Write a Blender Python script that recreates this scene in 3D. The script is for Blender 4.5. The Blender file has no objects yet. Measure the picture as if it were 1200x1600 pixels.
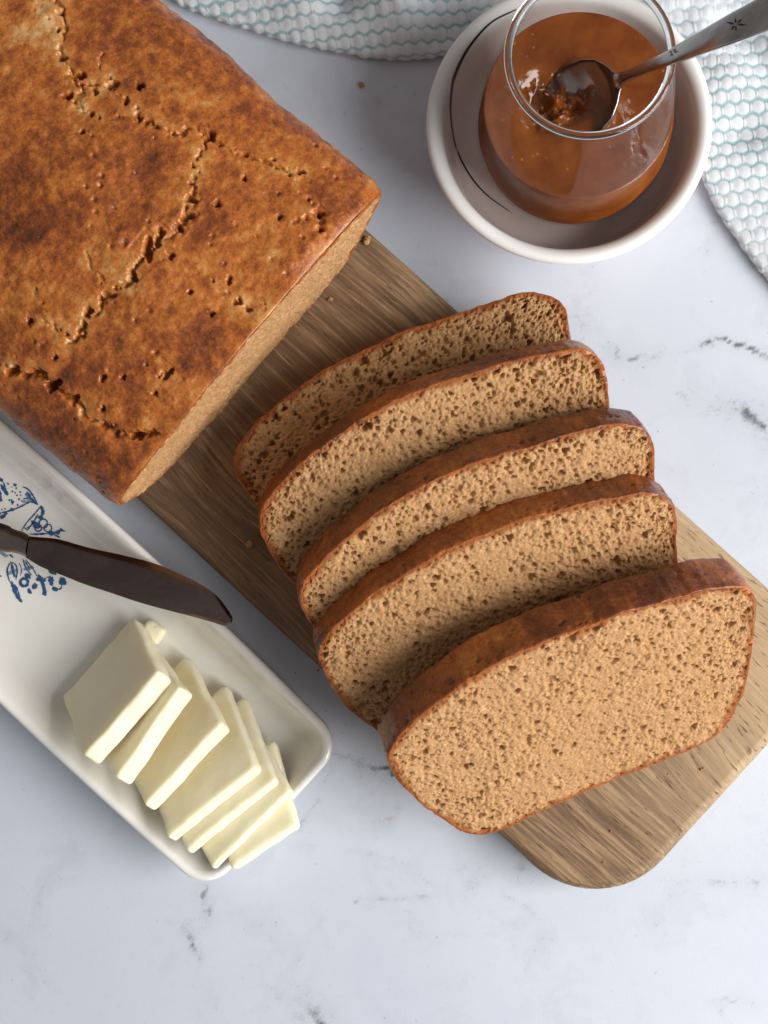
import bpy, math, random
import numpy as np
from math import radians, sin, cos, pi

sc = bpy.context.scene
col = sc.collection

# ------------------------------------------------------------------ camera
FOC, CAM_H, NAD = 2310.0, 0.48, (735.0, 925.0)      # focal length in px of the 1200x1600 photo, height over the table
_d = np.array([(NAD[0]-600)/FOC, -(NAD[1]-800)/FOC, -1.0]); _d /= np.linalg.norm(_d)
_ex = np.array([1.0, 0, 0]) - _d*_d[0]; _ex /= np.linalg.norm(_ex)
_ez = -_d; _ey = np.cross(_ez, _ex)
RC = np.array([_ex, _ey, _ez])
CP = np.array([0, 0, CAM_H])
cam_data = bpy.data.cameras.new("camera")
cam = bpy.data.objects.new("camera", cam_data); col.objects.link(cam)
from mathutils import Matrix, Vector
M4 = Matrix.Identity(4)
for i in range(3):
    for j in range(3):
        M4[i][j] = RC[i, j]
M4.translation = Vector(CP)
cam.matrix_world = M4
cam_data.sensor_fit = 'VERTICAL'; cam_data.sensor_height = 24.0
cam_data.lens = FOC/1600*24.0
cam_data.clip_start = 0.01; cam_data.clip_end = 50
sc.camera = cam

def at(px, py, z=0.0):
    """the point of the plane at height z that the photo shows at (px, py)"""
    r = RC @ np.array([(px-600)/FOC, -(py-800)/FOC, -1.0])
    return CP + (z-CAM_H)/r[2]*r

# ------------------------------------------------------------------ light
world = bpy.data.worlds.new("World"); sc.world = world
world.use_nodes = True
wb = world.node_tree.nodes["Background"]
wb.inputs[0].default_value = (1.0, 0.97, 0.94, 1); wb.inputs[1].default_value = 0.205
ld = bpy.data.lights.new("window_light", 'AREA')
ld.shape = 'RECTANGLE'; ld.size = 0.8; ld.size_y = 0.6; ld.energy = 15.5
ld.color = (1.0, 0.985, 0.96)
lamp = bpy.data.objects.new("window_light", ld); col.objects.link(lamp)
AZ = radians(-17); EL = radians(37); DI = 1.0
lp = Vector((cos(AZ)*cos(EL)*DI, sin(AZ)*cos(EL)*DI, sin(EL)*DI))
lamp.location = lp
lamp.rotation_euler = (-lp).to_track_quat('-Z', 'Y').to_euler()
sc.view_settings.view_transform = 'Standard'
sc.view_settings.look = 'None'
sc.view_settings.gamma = 1.0
sc.view_settings.exposure = 0.22
sc.render.engine = 'CYCLES'
sc.cycles.max_bounces = 20
sc.cycles.transmission_bounces = 20
sc.cycles.use_denoising = True
sc.cycles.sample_clamp_indirect = 6.0

# ------------------------------------------------------------------ helpers
def vnoise(x, y, seed=0):
    rng = np.random.RandomState(seed); T = rng.rand(256, 256)
    xi = np.floor(x).astype(int); yi = np.floor(y).astype(int)
    fx = x-xi; fy = y-yi
    fx = fx*fx*fx*(fx*(fx*6-15)+10); fy = fy*fy*fy*(fy*(fy*6-15)+10)
    a = T[xi & 255, yi & 255]; b = T[(xi+1) & 255, yi & 255]
    c = T[xi & 255, (yi+1) & 255]; d = T[(xi+1) & 255, (yi+1) & 255]
    return (a*(1-fx)+b*fx)*(1-fy)+(c*(1-fx)+d*fx)*fy

def fbm(x, y, freq, octv=4, seed=0, gain=0.5):
    x = np.asarray(x, float); y = np.asarray(y, float)
    s = 0; a = 1; t = 0
    for o in range(octv):
        ca, sa = cos(o*1.1+seed), sin(o*1.1+seed)
        s = s + a*vnoise((x*ca-y*sa)*freq+o*17.3, (x*sa+y*ca)*freq+o*5.7, seed+o)
        t += a; a *= gain; freq *= 2.03
    return s/t*2-1

def worley(x, y, scale, seed):
    """distance to the nearest jittered point, in cells"""
    rng = np.random.RandomState(seed); J = rng.rand(128, 128, 2)
    X = x*scale; Y = y*scale
    xi = np.floor(X).astype(int); yi = np.floor(Y).astype(int)
    d = np.full(X.shape, 9.0)
    for i in (-1, 0, 1):
        for j in (-1, 0, 1):
            q = J[(xi+i) & 127, (yi+j) & 127]
            d = np.minimum(d, np.hypot(xi+i+q[..., 0]-X, yi+j+q[..., 1]-Y))
    return d

def raw_mesh(name, V, F, smooth=True, attrs=None):
    """V (n,3), F list of index arrays all quads (m,4) or (m,3) numpy"""
    me = bpy.data.meshes.new(name)
    V = np.ascontiguousarray(V, dtype=np.float32)
    me.vertices.add(len(V)); me.vertices.foreach_set("co", V.ravel())
    if isinstance(F, np.ndarray):
        F = [F]
    loops = np.concatenate([f.ravel() for f in F]).astype(np.int32)
    sizes = np.concatenate([np.full(len(f), f.shape[1]) for f in F]).astype(np.int32)
    starts = np.concatenate([[0], np.cumsum(sizes)[:-1]]).astype(np.int32)
    me.loops.add(len(loops)); me.loops.foreach_set("vertex_index", loops)
    me.polygons.add(len(sizes)); me.polygons.foreach_set("loop_start", starts)
    me.polygons.foreach_set("loop_total", sizes)
    me.polygons.foreach_set("use_smooth", np.full(len(sizes), bool(smooth)))
    for k, v in (attrs or {}).items():
        a = me.attributes.new(k, 'FLOAT', 'POINT')
        a.data.foreach_set("value", np.ascontiguousarray(v, dtype=np.float32).ravel())
    me.update(calc_edges=True); me.validate()
    return me

def grid_faces(nu, nv, wrap_u=False, off=0, flip=False):
    iu = np.arange(nu if wrap_u else nu-1); iv = np.arange(nv-1)
    U, Vv = np.meshgrid(iu, iv, indexing='ij')
    U2 = (U+1) % nu
    f = np.stack([U*nv+Vv, U2*nv+Vv, U2*nv+Vv+1, U*nv+Vv+1], -1).reshape(-1, 4)+off
    return f[:, ::-1].copy() if flip else f

def link(name, me, mat=None, parent=None):
    o = bpy.data.objects.new(name, me); col.objects.link(o)
    if mat is not None: me.materials.append(mat)
    if parent is not None: o.parent = parent
    return o

def tag(o, label=None, cat=None, group=None, kind=None):
    if label: o['label'] = label
    if cat: o['category'] = cat
    if group: o['group'] = group
    if kind: o['kind'] = kind
    return o

def empty(name, M, label, cat, group=None):
    o = bpy.data.objects.new(name, None); col.objects.link(o)
    o.empty_display_size = 0.01
    o.matrix_world = M
    return tag(o, label, cat, group)

def frame(o, x, y, z):
    m = Matrix.Identity(4)
    for i in range(3):
        m[i][0] = x[i]; m[i][1] = y[i]; m[i][2] = z[i]; m[i][3] = o[i]
    return m

def catmull(P, n, closed=False):
    P = np.asarray(P, float); N = len(P)
    out = []
    segs = N if closed else N-1
    for i in range(segs):
        if closed:
            p0, p1, p2, p3 = P[(i-1) % N], P[i], P[(i+1) % N], P[(i+2) % N]
        else:
            p0, p1, p2, p3 = P[max(i-1, 0)], P[i], P[i+1], P[min(i+2, N-1)]
        t = np.linspace(0, 1, 12, endpoint=False)[:, None]
        out.append(.5*((2*p1)+(-p0+p2)*t+(2*p0-5*p1+4*p2-p3)*t*t+(-p0+3*p1-3*p2+p3)*t**3))
    out = np.concatenate(out)
    if closed: out = np.vstack([out, out[:1]])
    else: out = np.vstack([out, P[-1:]])
    L = np.concatenate([[0], np.cumsum(np.linalg.norm(np.diff(out, axis=0), axis=1))])
    s = np.linspace(0, L[-1], n+1 if closed else n)
    r = np.stack([np.interp(s, L, out[:, k]) for k in range(out.shape[1])], -1)
    return r[:-1] if closed else r

def seg_dist(X, Y, poly):
    d = np.full(X.shape, 1e9)
    for (ax, ay), (bx, by) in zip(poly[:-1], poly[1:]):
        vx, vy = bx-ax, by-ay; l2 = vx*vx+vy*vy+1e-18
        t = np.clip(((X-ax)*vx+(Y-ay)*vy)/l2, 0, 1)
        d = np.minimum(d, np.hypot(X-ax-t*vx, Y-ay-t*vy))
    return d

def carve(Hm, x0, y0, dx, dy, cx, cy, r, asp, rot, depth, p=.5):
    """sink an elliptical pore into the height raster Hm"""
    nx, ny = Hm.shape
    i0 = max(int((cx-r-x0)/dx), 0); i1 = min(int((cx+r-x0)/dx)+2, nx)
    j0 = max(int((cy-r-y0)/dy), 0); j1 = min(int((cy+r-y0)/dy)+2, ny)
    if i1 <= i0 or j1 <= j0: return
    X = (x0+np.arange(i0, i1)*dx-cx)[:, None]; Y = (y0+np.arange(j0, j1)*dy-cy)[None, :]
    a = X*cos(rot)+Y*sin(rot); b = -X*sin(rot)+Y*cos(rot)
    th = np.arctan2(b, a)
    rr = r*(1+.22*np.sin(3*th+cx*9e4)+.12*np.sin(5*th+cy*7e4))*.85
    q = (a/rr)**2+(b/(rr*asp))**2
    v = -depth*np.clip(1-q, 0, 1)**p
    Hm[i0:i1, j0:j1] = np.minimum(Hm[i0:i1, j0:j1], Hm[i0:i1, j0:j1]*.35+v)

def sample(Hm, x0, y0, dx, dy, X, Y):
    fx = np.clip((X-x0)/dx, 0, Hm.shape[0]-1.001); fy = np.clip((Y-y0)/dy, 0, Hm.shape[1]-1.001)
    i = fx.astype(int); j = fy.astype(int); fx = fx-i; fy = fy-j
    return (Hm[i, j]*(1-fx)+Hm[i+1, j]*fx)*(1-fy)+(Hm[i, j+1]*(1-fx)+Hm[i+1, j+1]*fx)*fy

# ------------------------------------------------------------------ materials
class NT:
    def __init__(self, name):
        self.m = bpy.data.materials.new(name); self.m.use_nodes = True
        self.t = self.m.node_tree; self.n = self.t.nodes; self.l = self.t.links
        self.b = self.n["Principled BSDF"]; self.out = self.n["Material Output"]
        self._tc = None
    def tc(self, which='Object'):
        if self._tc is None: self._tc = self.n.new('ShaderNodeTexCoord')
        return self._tc.outputs[which]
    def lk(self, a, b): self.l.new(a, b)
    def mapping(self, scale=(1, 1, 1), rot=(0, 0, 0), loc=(0, 0, 0), src=None):
        m = self.n.new('ShaderNodeMapping')
        m.inputs['Scale'].default_value = scale; m.inputs['Rotation'].default_value = rot; m.inputs['Location'].default_value = loc
        self.lk(src or self.tc(), m.inputs['Vector']); return m.outputs[0]
    def noise(self, scale, detail=4, rough=.55, vec=None, dist=0.0):
        n = self.n.new('ShaderNodeTexNoise'); n.inputs['Scale'].default_value = scale
        n.inputs['Detail'].default_value = detail; n.inputs['Roughness'].default_value = rough
        n.inputs['Distortion'].default_value = dist
        self.lk(vec if vec is not None else self.tc(), n.inputs['Vector']); return n.outputs['Fac']
    def voro(self, scale, vec=None, feature='F1', out='Distance', rnd=1.0):
        n = self.n.new('ShaderNodeTexVoronoi'); n.inputs['Scale'].default_value = scale
        n.feature = feature; n.inputs['Randomness'].default_value = rnd
        self.lk(vec if vec is not None else self.tc(), n.inputs['Vector']); return n.outputs[out]
    def wave(self, scale, dist, detail=2, vec=None, dscale=1.0, typ='BANDS', direction='X'):
        n = self.n.new('ShaderNodeTexWave'); n.inputs['Scale'].default_value = scale; n.wave_type = typ
        if typ == 'BANDS': n.bands_direction = direction
        n.inputs['Distortion'].default_value = dist; n.inputs['Detail'].default_value = detail
        n.inputs['Detail Scale'].default_value = dscale
        self.lk(vec if vec is not None else self.tc(), n.inputs['Vector']); return n.outputs['Fac']
    def attr(self, name):
        n = self.n.new('ShaderNodeAttribute'); n.attribute_name = name; return n.outputs['Fac']
    def ramp(self, src, stops, interp='LINEAR'):
        n = self.n.new('ShaderNodeValToRGB'); e = n.color_ramp; e.interpolation = interp
        while len(e.elements) < len(stops): e.elements.new(.5)
        for el, (p, c) in zip(e.elements, stops):
            el.position = p
            el.color = (c, c, c, 1) if isinstance(c, (int, float)) else (*c, 1)
        self.lk(src, n.inputs[0]); return n.outputs[0]
    def math(self, op, a, b=None, clamp=False):
        n = self.n.new('ShaderNodeMath'); n.operation = op; n.use_clamp = clamp
        for k, v in enumerate((a, b)):
            if v is None: continue
            if isinstance(v, (int, float)): n.inputs[k].default_value = v
            else: self.lk(v, n.inputs[k])
        return n.outputs[0]
    def mix(self, fac, a, b, mode='MIX'):
        n = self.n.new('ShaderNodeMix'); n.data_type = 'RGBA'; n.blend_type = mode
        for sock, v in ((n.inputs[0], fac), (n.inputs[6], a), (n.inputs[7], b)):
            if isinstance(v, (int, float)): sock.default_value = v
            elif isinstance(v, tuple): sock.default_value = (*v, 1)
            else: self.lk(v, sock)
        return n.outputs[2]
    def bump(self, h, dist, strength=1.0, normal=None):
        n = self.n.new('ShaderNodeBump'); n.inputs['Distance'].default_value = dist
        n.inputs['Strength'].default_value = strength
        self.lk(h, n.inputs['Height'])
        if normal is not None: self.lk(normal, n.inputs['Normal'])
        self.lk(n.outputs[0], self.b.inputs['Normal']); return n.outputs[0]
    def set(self, **k):
        for a, v in k.items():
            s = self.b.inputs[a.replace('_', ' ')]
            if isinstance(v, (int, float)): s.default_value = v
            elif isinstance(v, tuple): s.default_value = (*v, 1) if len(v) == 3 and s.type == 'RGBA' else v
            else: self.lk(v, s)
        return self

def crust_color(t, tone):
    """tan where the crust stayed pale, through orange brown to nearly black"""
    n1 = t.noise(520, 5, .75); n2 = t.noise(1700, 3, .65)
    f = t.math('ADD', tone, t.math('MULTIPLY', t.math('SUBTRACT', n1, .5), .95))
    f = t.math('ADD', f, t.math('MULTIPLY', t.math('SUBTRACT', n2, .5), .6), True)
    return t.ramp(f, [(0.0, (.60, .36, .16)), (.20, (.51, .215, .058)), (.45, (.415, .120, .021)),
                      (.70, (.235, .060, .015)), (1.0, (.095, .026, .009))])

def mat_crust():
    t = NT("bread crust")
    c = crust_color(t, t.attr('tone'))
    g = t.attr('gloss'); n9 = t.noise(700, 3, .6)
    r = t.math('SUBTRACT', t.math('ADD', .22, t.math('MULTIPLY', n9, .25)), t.math('MULTIPLY', g, .34))
    h = t.math('ADD', t.math('MULTIPLY', t.noise(900, 5, .65), .7), t.math('MULTIPLY', t.voro(700), .4))
    t.bump(h, .0005, .5)
    t.set(Base_Color=c, Roughness=r, Specular_IOR_Level=.35, Coat_Weight=.22, Coat_Roughness=.26)
    return t.m

def mat_crumb():
    t = NT("bread crumb")
    n1 = t.noise(170, 4, .65); n2 = t.noise(800, 4, .7)
    base = t.ramp(n1, [(.3, (.41, .217, .092)), (.7, (.50, .288, .134))])
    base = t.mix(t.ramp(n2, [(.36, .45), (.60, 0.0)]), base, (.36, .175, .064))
    # thin bubble walls are paler than the moist brown floors between them
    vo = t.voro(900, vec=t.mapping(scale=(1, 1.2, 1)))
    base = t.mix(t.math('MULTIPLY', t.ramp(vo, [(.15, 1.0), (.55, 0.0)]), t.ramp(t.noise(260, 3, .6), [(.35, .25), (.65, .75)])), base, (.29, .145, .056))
    base = t.mix(t.ramp(t.noise(1300, 3, .6), [(.54, 0.0), (.70, .6)]), base, (.70, .47, .25))
    e = t.math('ADD', t.attr('edge'), t.math('MULTIPLY', t.math('SUBTRACT', t.noise(650, 4, .7), .5), .9), True)
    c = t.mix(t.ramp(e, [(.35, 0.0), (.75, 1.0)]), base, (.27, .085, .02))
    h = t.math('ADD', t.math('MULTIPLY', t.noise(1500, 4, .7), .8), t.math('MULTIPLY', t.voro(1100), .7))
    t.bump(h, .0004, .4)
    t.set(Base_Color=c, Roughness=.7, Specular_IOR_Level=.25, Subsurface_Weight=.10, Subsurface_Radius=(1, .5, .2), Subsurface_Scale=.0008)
    return t.m

def mat_marble():
    t = NT("pale marble")
    v = t.attr('vein')
    big = t.noise(9, 5, .6); mid = t.noise(38, 6, .65, dist=.6); fine = t.noise(320, 5, .7); grit = t.noise(1500, 3, .6)
    base = t.ramp(big, [(.30, (.525, .57, .655)), (.70, (.605, .645, .72))])
    base = t.mix(t.ramp(mid, [(.50, 0.0), (.74, .55)]), base, (.45, .485, .55))
    # scattered faint scuffs
    sc1 = t.math('MULTIPLY', t.ramp(mid, [(.55, 0.0), (.68, 1.0)]), t.ramp(fine, [(.56, 0.0), (.64, .6)]))
    base = t.mix(sc1, base, (.40, .41, .43))
    crisp = t.math('ADD', v, t.math('ADD', t.math('MULTIPLY', t.math('SUBTRACT', fine, .5), 1.1), t.math('MULTIPLY', t.math('SUBTRACT', grit, .5), .7)))
    k = t.math('ADD', t.math('MULTIPLY', t.ramp(crisp, [(.16, 0.0), (.70, 1.0)]), .62), t.math('MULTIPLY', v, .45), True)
    c = t.mix(k, base, (.11, .115, .13))
    speck = t.ramp(t.voro(230), [(.05, 1.0), (.11, 0.0)])
    c = t.mix(t.math('MULTIPLY', speck, t.ramp(t.noise(60, 2), [(.52, 0.0), (.66, .7)])), c, (.25, .25, .27))
    t.bump(t.math('ADD', grit, t.math('MULTIPLY', fine, .6)), .0003, .12)
    t.set(Base_Color=c, Roughness=.55, Specular_IOR_Level=.35)
    return t.m

def mat_wood():
    t = NT("mango wood")
    warp = t.noise(14, 2, .5, vec=t.mapping(scale=(.5, 1, 1)))
    # bend the grain: shift across the board by a slow noise along it
    mp = t.mapping(scale=(1, 1, 1))
    add = t.n.new('ShaderNodeVectorMath'); add.operation = 'ADD'
    cmb = t.n.new('ShaderNodeCombineXYZ')
    t.lk(t.math('MULTIPLY', t.math('SUBTRACT', warp, .5), .024), cmb.inputs[1])
    t.lk(mp, add.inputs[0]); t.lk(cmb.outputs[0], add.inputs[1])
    gv = add.outputs[0]
    s1 = t.mapping(scale=(.06, 1, 1), src=gv)
    s2 = t.mapping(scale=(.055, 1, 1), src=gv)
    g1 = t.noise(600, 6, .7, vec=s1); g2 = t.noise(900, 4, .6, vec=s2); g3 = t.noise(1300, 2, .5, vec=t.mapping(scale=(.13, 1, 1), src=gv))
    broad = t.noise(26, 3, .5, vec=t.mapping(scale=(.35, 1, 1), src=gv))
    c = t.ramp(broad, [(.30, (.20, .115, .058)), (.52, (.30, .186, .098)), (.70, (.40, .27, .15))])
    c = t.mix(t.ramp(g1, [(.38, .85), (.58, 0.0)]), c, (.13, .070, .036))
    c = t.mix(t.ramp(g2, [(.40, .70), (.56, 0.0)]), c, (.12, .070, .040))
    c = t.mix(t.ramp(g3, [(.66, 0.0), (.74, .85)]), c, (.095, .05, .026))
    c = t.mix(t.ramp(g2, [(.60, 0.0), (.72, .45)]), c, (.55, .41, .26))
    sp = t.n.new('ShaderNodeSeparateXYZ'); t.lk(gv, sp.inputs[0])
    # paler sapwood along one long edge and towards the end
    sap = t.math('ADD', t.math('MULTIPLY', sp.outputs[1], 12.0), t.math('MULTIPLY', sp.outputs[0], 6.0))
    sap = t.math('ADD', sap, t.math('MULTIPLY', t.math('SUBTRACT', broad, .5), 1.2))
    c = t.mix(t.ramp(sap, [(.45, 0.0), (1.05, .55)]), c, t.mix(t.ramp(g3, [(.60, 0.0), (.68, .8)]), (.60, .44, .26), (.22, .13, .07)))
    h = t.math('ADD', t.math('MULTIPLY', g2, .6), t.math('MULTIPLY', t.ramp(g3, [(.64, 1.0), (.74, 0.0)]), .6))
    t.bump(h, .0004, .8)
    t.set(Base_Color=c, Roughness=.55, Specular_IOR_Level=.35)
    return t.m

def mat_butter():
    t = NT("butter")
    n = t.noise(130, 3, .6)
    c = t.ramp(n, [(.3, (.935, .84, .585)), (.7, (.955, .875, .66))])
    h = t.math('ADD', t.noise(260, 5, .6), t.math('MULTIPLY', t.ramp(t.noise(520, 3, .6), [(.60, 0.0), (.72, 1.0)]), .5))
    t.bump(h, .0004, .35)
    t.set(Base_Color=c, Roughness=t.ramp(t.noise(90, 3), [(.35, .28), (.65, .5)]), Specular_IOR_Level=.4, Subsurface_Weight=.6, Subsurface_Radius=(1, .78, .4), Subsurface_Scale=.004, Coat_Weight=.15, Coat_Roughness=.3)
    return t.m

def mat_simple(name, color, rough=.5, metal=0.0, bump=None, **k):
    t = NT(name)
    n = t.noise(90, 4, .6)
    a = tuple(min(1, v*.93) for v in color); b = tuple(min(1, v*1.05) for v in color)
    t.set(Base_Color=t.ramp(n, [(.3, a), (.7, b)]), Roughness=rough, Metallic=metal, **k)
    if bump: t.bump(t.noise(bump[0], 4, .6), bump[1], bump[2])
    return t.m

def mat_ceramic():
    t = NT("cream glazed ceramic")
    n = t.noise(45, 4, .6)
    c = t.ramp(n, [(.3, (.84, .82, .77)), (.7, (.87, .85, .81))])
    c = t.mix(t.ramp(t.noise(700, 2, .5), [(.72, 0.0), (.78, .35)]), c, (.45, .40, .33))
    t.set(Base_Color=c, Roughness=.16, Specular_IOR_Level=.5, Coat_Weight=.4, Coat_Roughness=.08)
    t.bump(t.noise(60, 2), .0006, .25)
    return t.m

def mat_metal(name, color, rough, streak=True):
    t = NT(name)
    n = t.noise(70, 7, .75, vec=t.mapping(scale=(.35, 1, 1)), dist=.8)
    c = t.ramp(n, [(.3, tuple(v*.55 for v in color)), (.7, tuple(v*1.2 for v in color))])
    sm = t.noise(900, 3, .6, vec=t.mapping(scale=(.08, 1, 1)))
    r = t.math('ADD', rough, t.math('MULTIPLY', t.math('SUBTRACT', n, .4), .25))
    t.set(Base_Color=c, Metallic=1.0, Roughness=r)
    t.bump(sm, .0001, .12)
    return t.m

def mat_glass():
    # thin-walled glass: clear, with Fresnel reflections
    t = NT("clear glass")
    tr = t.n.new('ShaderNodeBsdfTransparent'); tr.inputs[0].default_value = (.965, .972, .97, 1)
    gl = t.n.new('ShaderNodeBsdfGlossy'); gl.inputs['Roughness'].default_value = .015
    lw = t.n.new('ShaderNodeLayerWeight'); lw.inputs[0].default_value = .5
    fr = t.math('ADD', .035, t.math('MULTIPLY', t.math('POWER', lw.outputs['Facing'], 6.0), .42), True)
    mx = t.n.new('ShaderNodeMixShader')
    t.lk(t.math('MULTIPLY', fr, .55), mx.inputs[0]); t.lk(tr.outputs[0], mx.inputs[1]); t.lk(gl.outputs[0], mx.inputs[2])
    t.lk(mx.outputs[0], t.out.inputs[0])
    return t.m

def mat_rim():
    t = NT("solid glass rim")
    t.set(Base_Color=(.96, .98, .975), Roughness=.02, IOR=1.48, Transmission_Weight=1.0)
    return t.m

def mat_jam():
    t = NT("amber jam")
    n = t.noise(120, 4, .6)
    c = t.ramp(n, [(.3, (.145, .030, .005)), (.7, (.25, .068, .010))])
    c = t.mix(t.math('MULTIPLY', t.ramp(t.voro(330), [(.07, .5), (.15, 0.0)]), t.ramp(t.noise(150, 2), [(.5, 0.0), (.6, 1.0)])), c, (.62, .30, .08))
    t.bump(t.noise(220, 3, .5), .0006, .25)
    # no reflection where the jam wets the glass: only its open top is glossy
    sn = t.n.new('ShaderNodeSeparateXYZ'); t.lk(t.tc('Normal'), sn.inputs[0])
    t.set(Base_Color=c, Roughness=.10, Specular_IOR_Level=t.math('MULTIPLY', t.ramp(sn.outputs[2], [(.15, 0.0), (.5, 1.0)]), .5), Subsurface_Weight=.35, Subsurface_Radius=(1, .35, .1), Subsurface_Scale=.004)
    return t.m

def mat_towel():
    t = NT("teal and white waffle cotton")
    te = t.attr('teal')
    fib = t.noise(2600, 3, .6)
    w = t.ramp(t.noise(240, 3), [(.3, (.66, .70, .745)), (.7, (.755, .785, .815))])
    f = t.math('ADD', te, t.math('MULTIPLY', t.math('SUBTRACT', t.noise(1400, 3, .6), .5), .5), True)
    c = t.mix(t.ramp(f, [(.35, 0.0), (.7, 1.0)]), w, (.37, .51, .55))
    t.bump(t.math('ADD', fib, t.math('MULTIPLY', t.wave(900, 2, 2), .5)), .0005, .5)
    t.set(Base_Color=c, Roughness=.9, Specular_IOR_Level=.15, Sheen_Weight=.2)
    return t.m

CRUST, CRUMB, MARBLE, WOOD, BUTTER = mat_crust(), mat_crumb(), mat_marble(), mat_wood(), mat_butter()
CERAMIC = mat_ceramic()
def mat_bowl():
    t = NT("white bowl glaze with painted bounce")
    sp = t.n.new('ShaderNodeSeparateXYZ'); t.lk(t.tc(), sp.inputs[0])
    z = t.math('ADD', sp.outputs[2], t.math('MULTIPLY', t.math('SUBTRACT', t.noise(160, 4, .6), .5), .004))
    c = t.ramp(t.math('MULTIPLY', z, 25.0), [(.42, (.78, .655, .62)), (.60, (.80, .70, .655)), (.72, (.84, .825, .81))])  # pinkish bounce and shade inside the bowl, painted into the lower colour
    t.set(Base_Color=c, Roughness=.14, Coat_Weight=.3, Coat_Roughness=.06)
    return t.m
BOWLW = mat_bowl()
INK = mat_simple("blue underglaze print", (.028, .095, .23), .3)
INKP = mat_simple("pale blue underglaze wash", (.20, .33, .42), .3)
LINE = mat_simple("dark arc", (.02, .016, .016), .3)
BLADE = mat_metal("dark brown steel", (.19, .14, .125), .17)  # brown reflection of a dark room, put into the steel colour
HANDLE = mat_metal("worn steel handle", (.27, .22, .20), .3)
SPOON = mat_metal("spoon steel", (.50, .47, .46), .2)
ENGR = mat_simple("blackened engraving", (.03, .028, .028), .5)
GLASS, RIMG, JAM, TOWEL = mat_glass(), mat_rim(), mat_jam(), mat_towel()

# ------------------------------------------------------------------ marble table top
def build_table():
    xs = np.concatenate([np.linspace(-1.2, -.2, 8)[:-1], np.arange(-.2, .145, .0011), np.linspace(.145, 1.2, 8)[1:]])
    ys = np.concatenate([np.linspace(-1.2, -.17, 8)[:-1], np.arange(-.17, .225, .0011), np.linspace(.225, 1.2, 8)[1:]])
    X, Y = np.meshgrid(xs, ys, indexing='ij')
    v = np.zeros_like(X)
    wx = X+.0016*fbm(X, Y, 260, 3, 3); wy = Y+.0016*fbm(X, Y, 260, 3, 8)
    PX = .000208
    veins = [([(955, 550), (985, 560), (1010, 562), (1040, 554)], 4, .55), ([(1095, 542), (1130, 530), (1160, 540), (1200, 556), (1240, 560)], 4, .85),
             ([(1040, 556), (1095, 542)], 3, .2), ([(1150, 640), (1175, 652), (1205, 672), (1240, 690)], 13, .85), ([(1065, 615), (1105, 632), (1150, 640)], 4, .3),
             ([(562, 1195), (588, 1199), (640, 1212)], 9, 1.0), ([(505, 1168), (530, 1180), (566, 1193)], 7, .55), ([(520, 1190), (500, 1250), (470, 1290)], 5, .3),
             ([(290, 1445), (299, 1478), (314, 1497)], 4, .65), ([(320, 1395), (326, 1415), (322, 1432)], 7, .6), ([(299, 1478), (320, 1430)], 3, .2),
             ([(465, 1325), (488, 1323)], 5, .3), ([(830, 1290), (852, 1306), (828, 1335), (812, 1360)], 13, .38),
             ([(925, 1318), (955, 1330), (982, 1345)], 6, .6), ([(540, 1328), (600, 1340), (650, 1362), (690, 1390)], 5, .2),
             ([(478, 1575), (500, 1600), (520, 1640)], 13, .55), ([(1050, 1385), (1110, 1378), (1180, 1380)], 7, .28), ([(1000, 1290), (1040, 1300), (1080, 1340)], 9, .22),
             ([(1105, 395), (1140, 380), (1190, 392)], 9, .25), ([(100, 1345), (60, 1400), (40, 1480)], 9, .12), ([(555, 1408), (690, 1400)], 3, .3), ([(395, 1510), (440, 1560), (480, 1580)], 10, .18),
             ([(730, 1380), (790, 1400), (850, 1440)], 14, .14), ([(1130, 1560), (1180, 1570)], 6, .3)]
    for pl, w, s in veins:
        s = min(1.0, s*1.35) if pl[0][1] > 1200 else s
        P = [tuple(at(px, py)[:2]) for px, py in pl]
        d = seg_dist(wx, wy, P)
        br = np.clip(.55+1.3*fbm(X, Y, 170, 3, 12), .05, 1)
        v = np.maximum(v, .98*s*br*np.exp(-(d/(w*PX*.6))**2))
        v = np.maximum(v, .22*s*np.exp(-(d/(w*PX*2.6))**2))
    Z = np.zeros_like(X)
    me = raw_mesh("tabletop", np.stack([X, Y, Z], -1).reshape(-1, 3), grid_faces(len(xs), len(ys)), True, {'vein': v})
    o = link("tabletop", me, MARBLE)
    tag(o, "pale grey marble table top with thin dark veins", kind='structure')
build_table()

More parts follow.
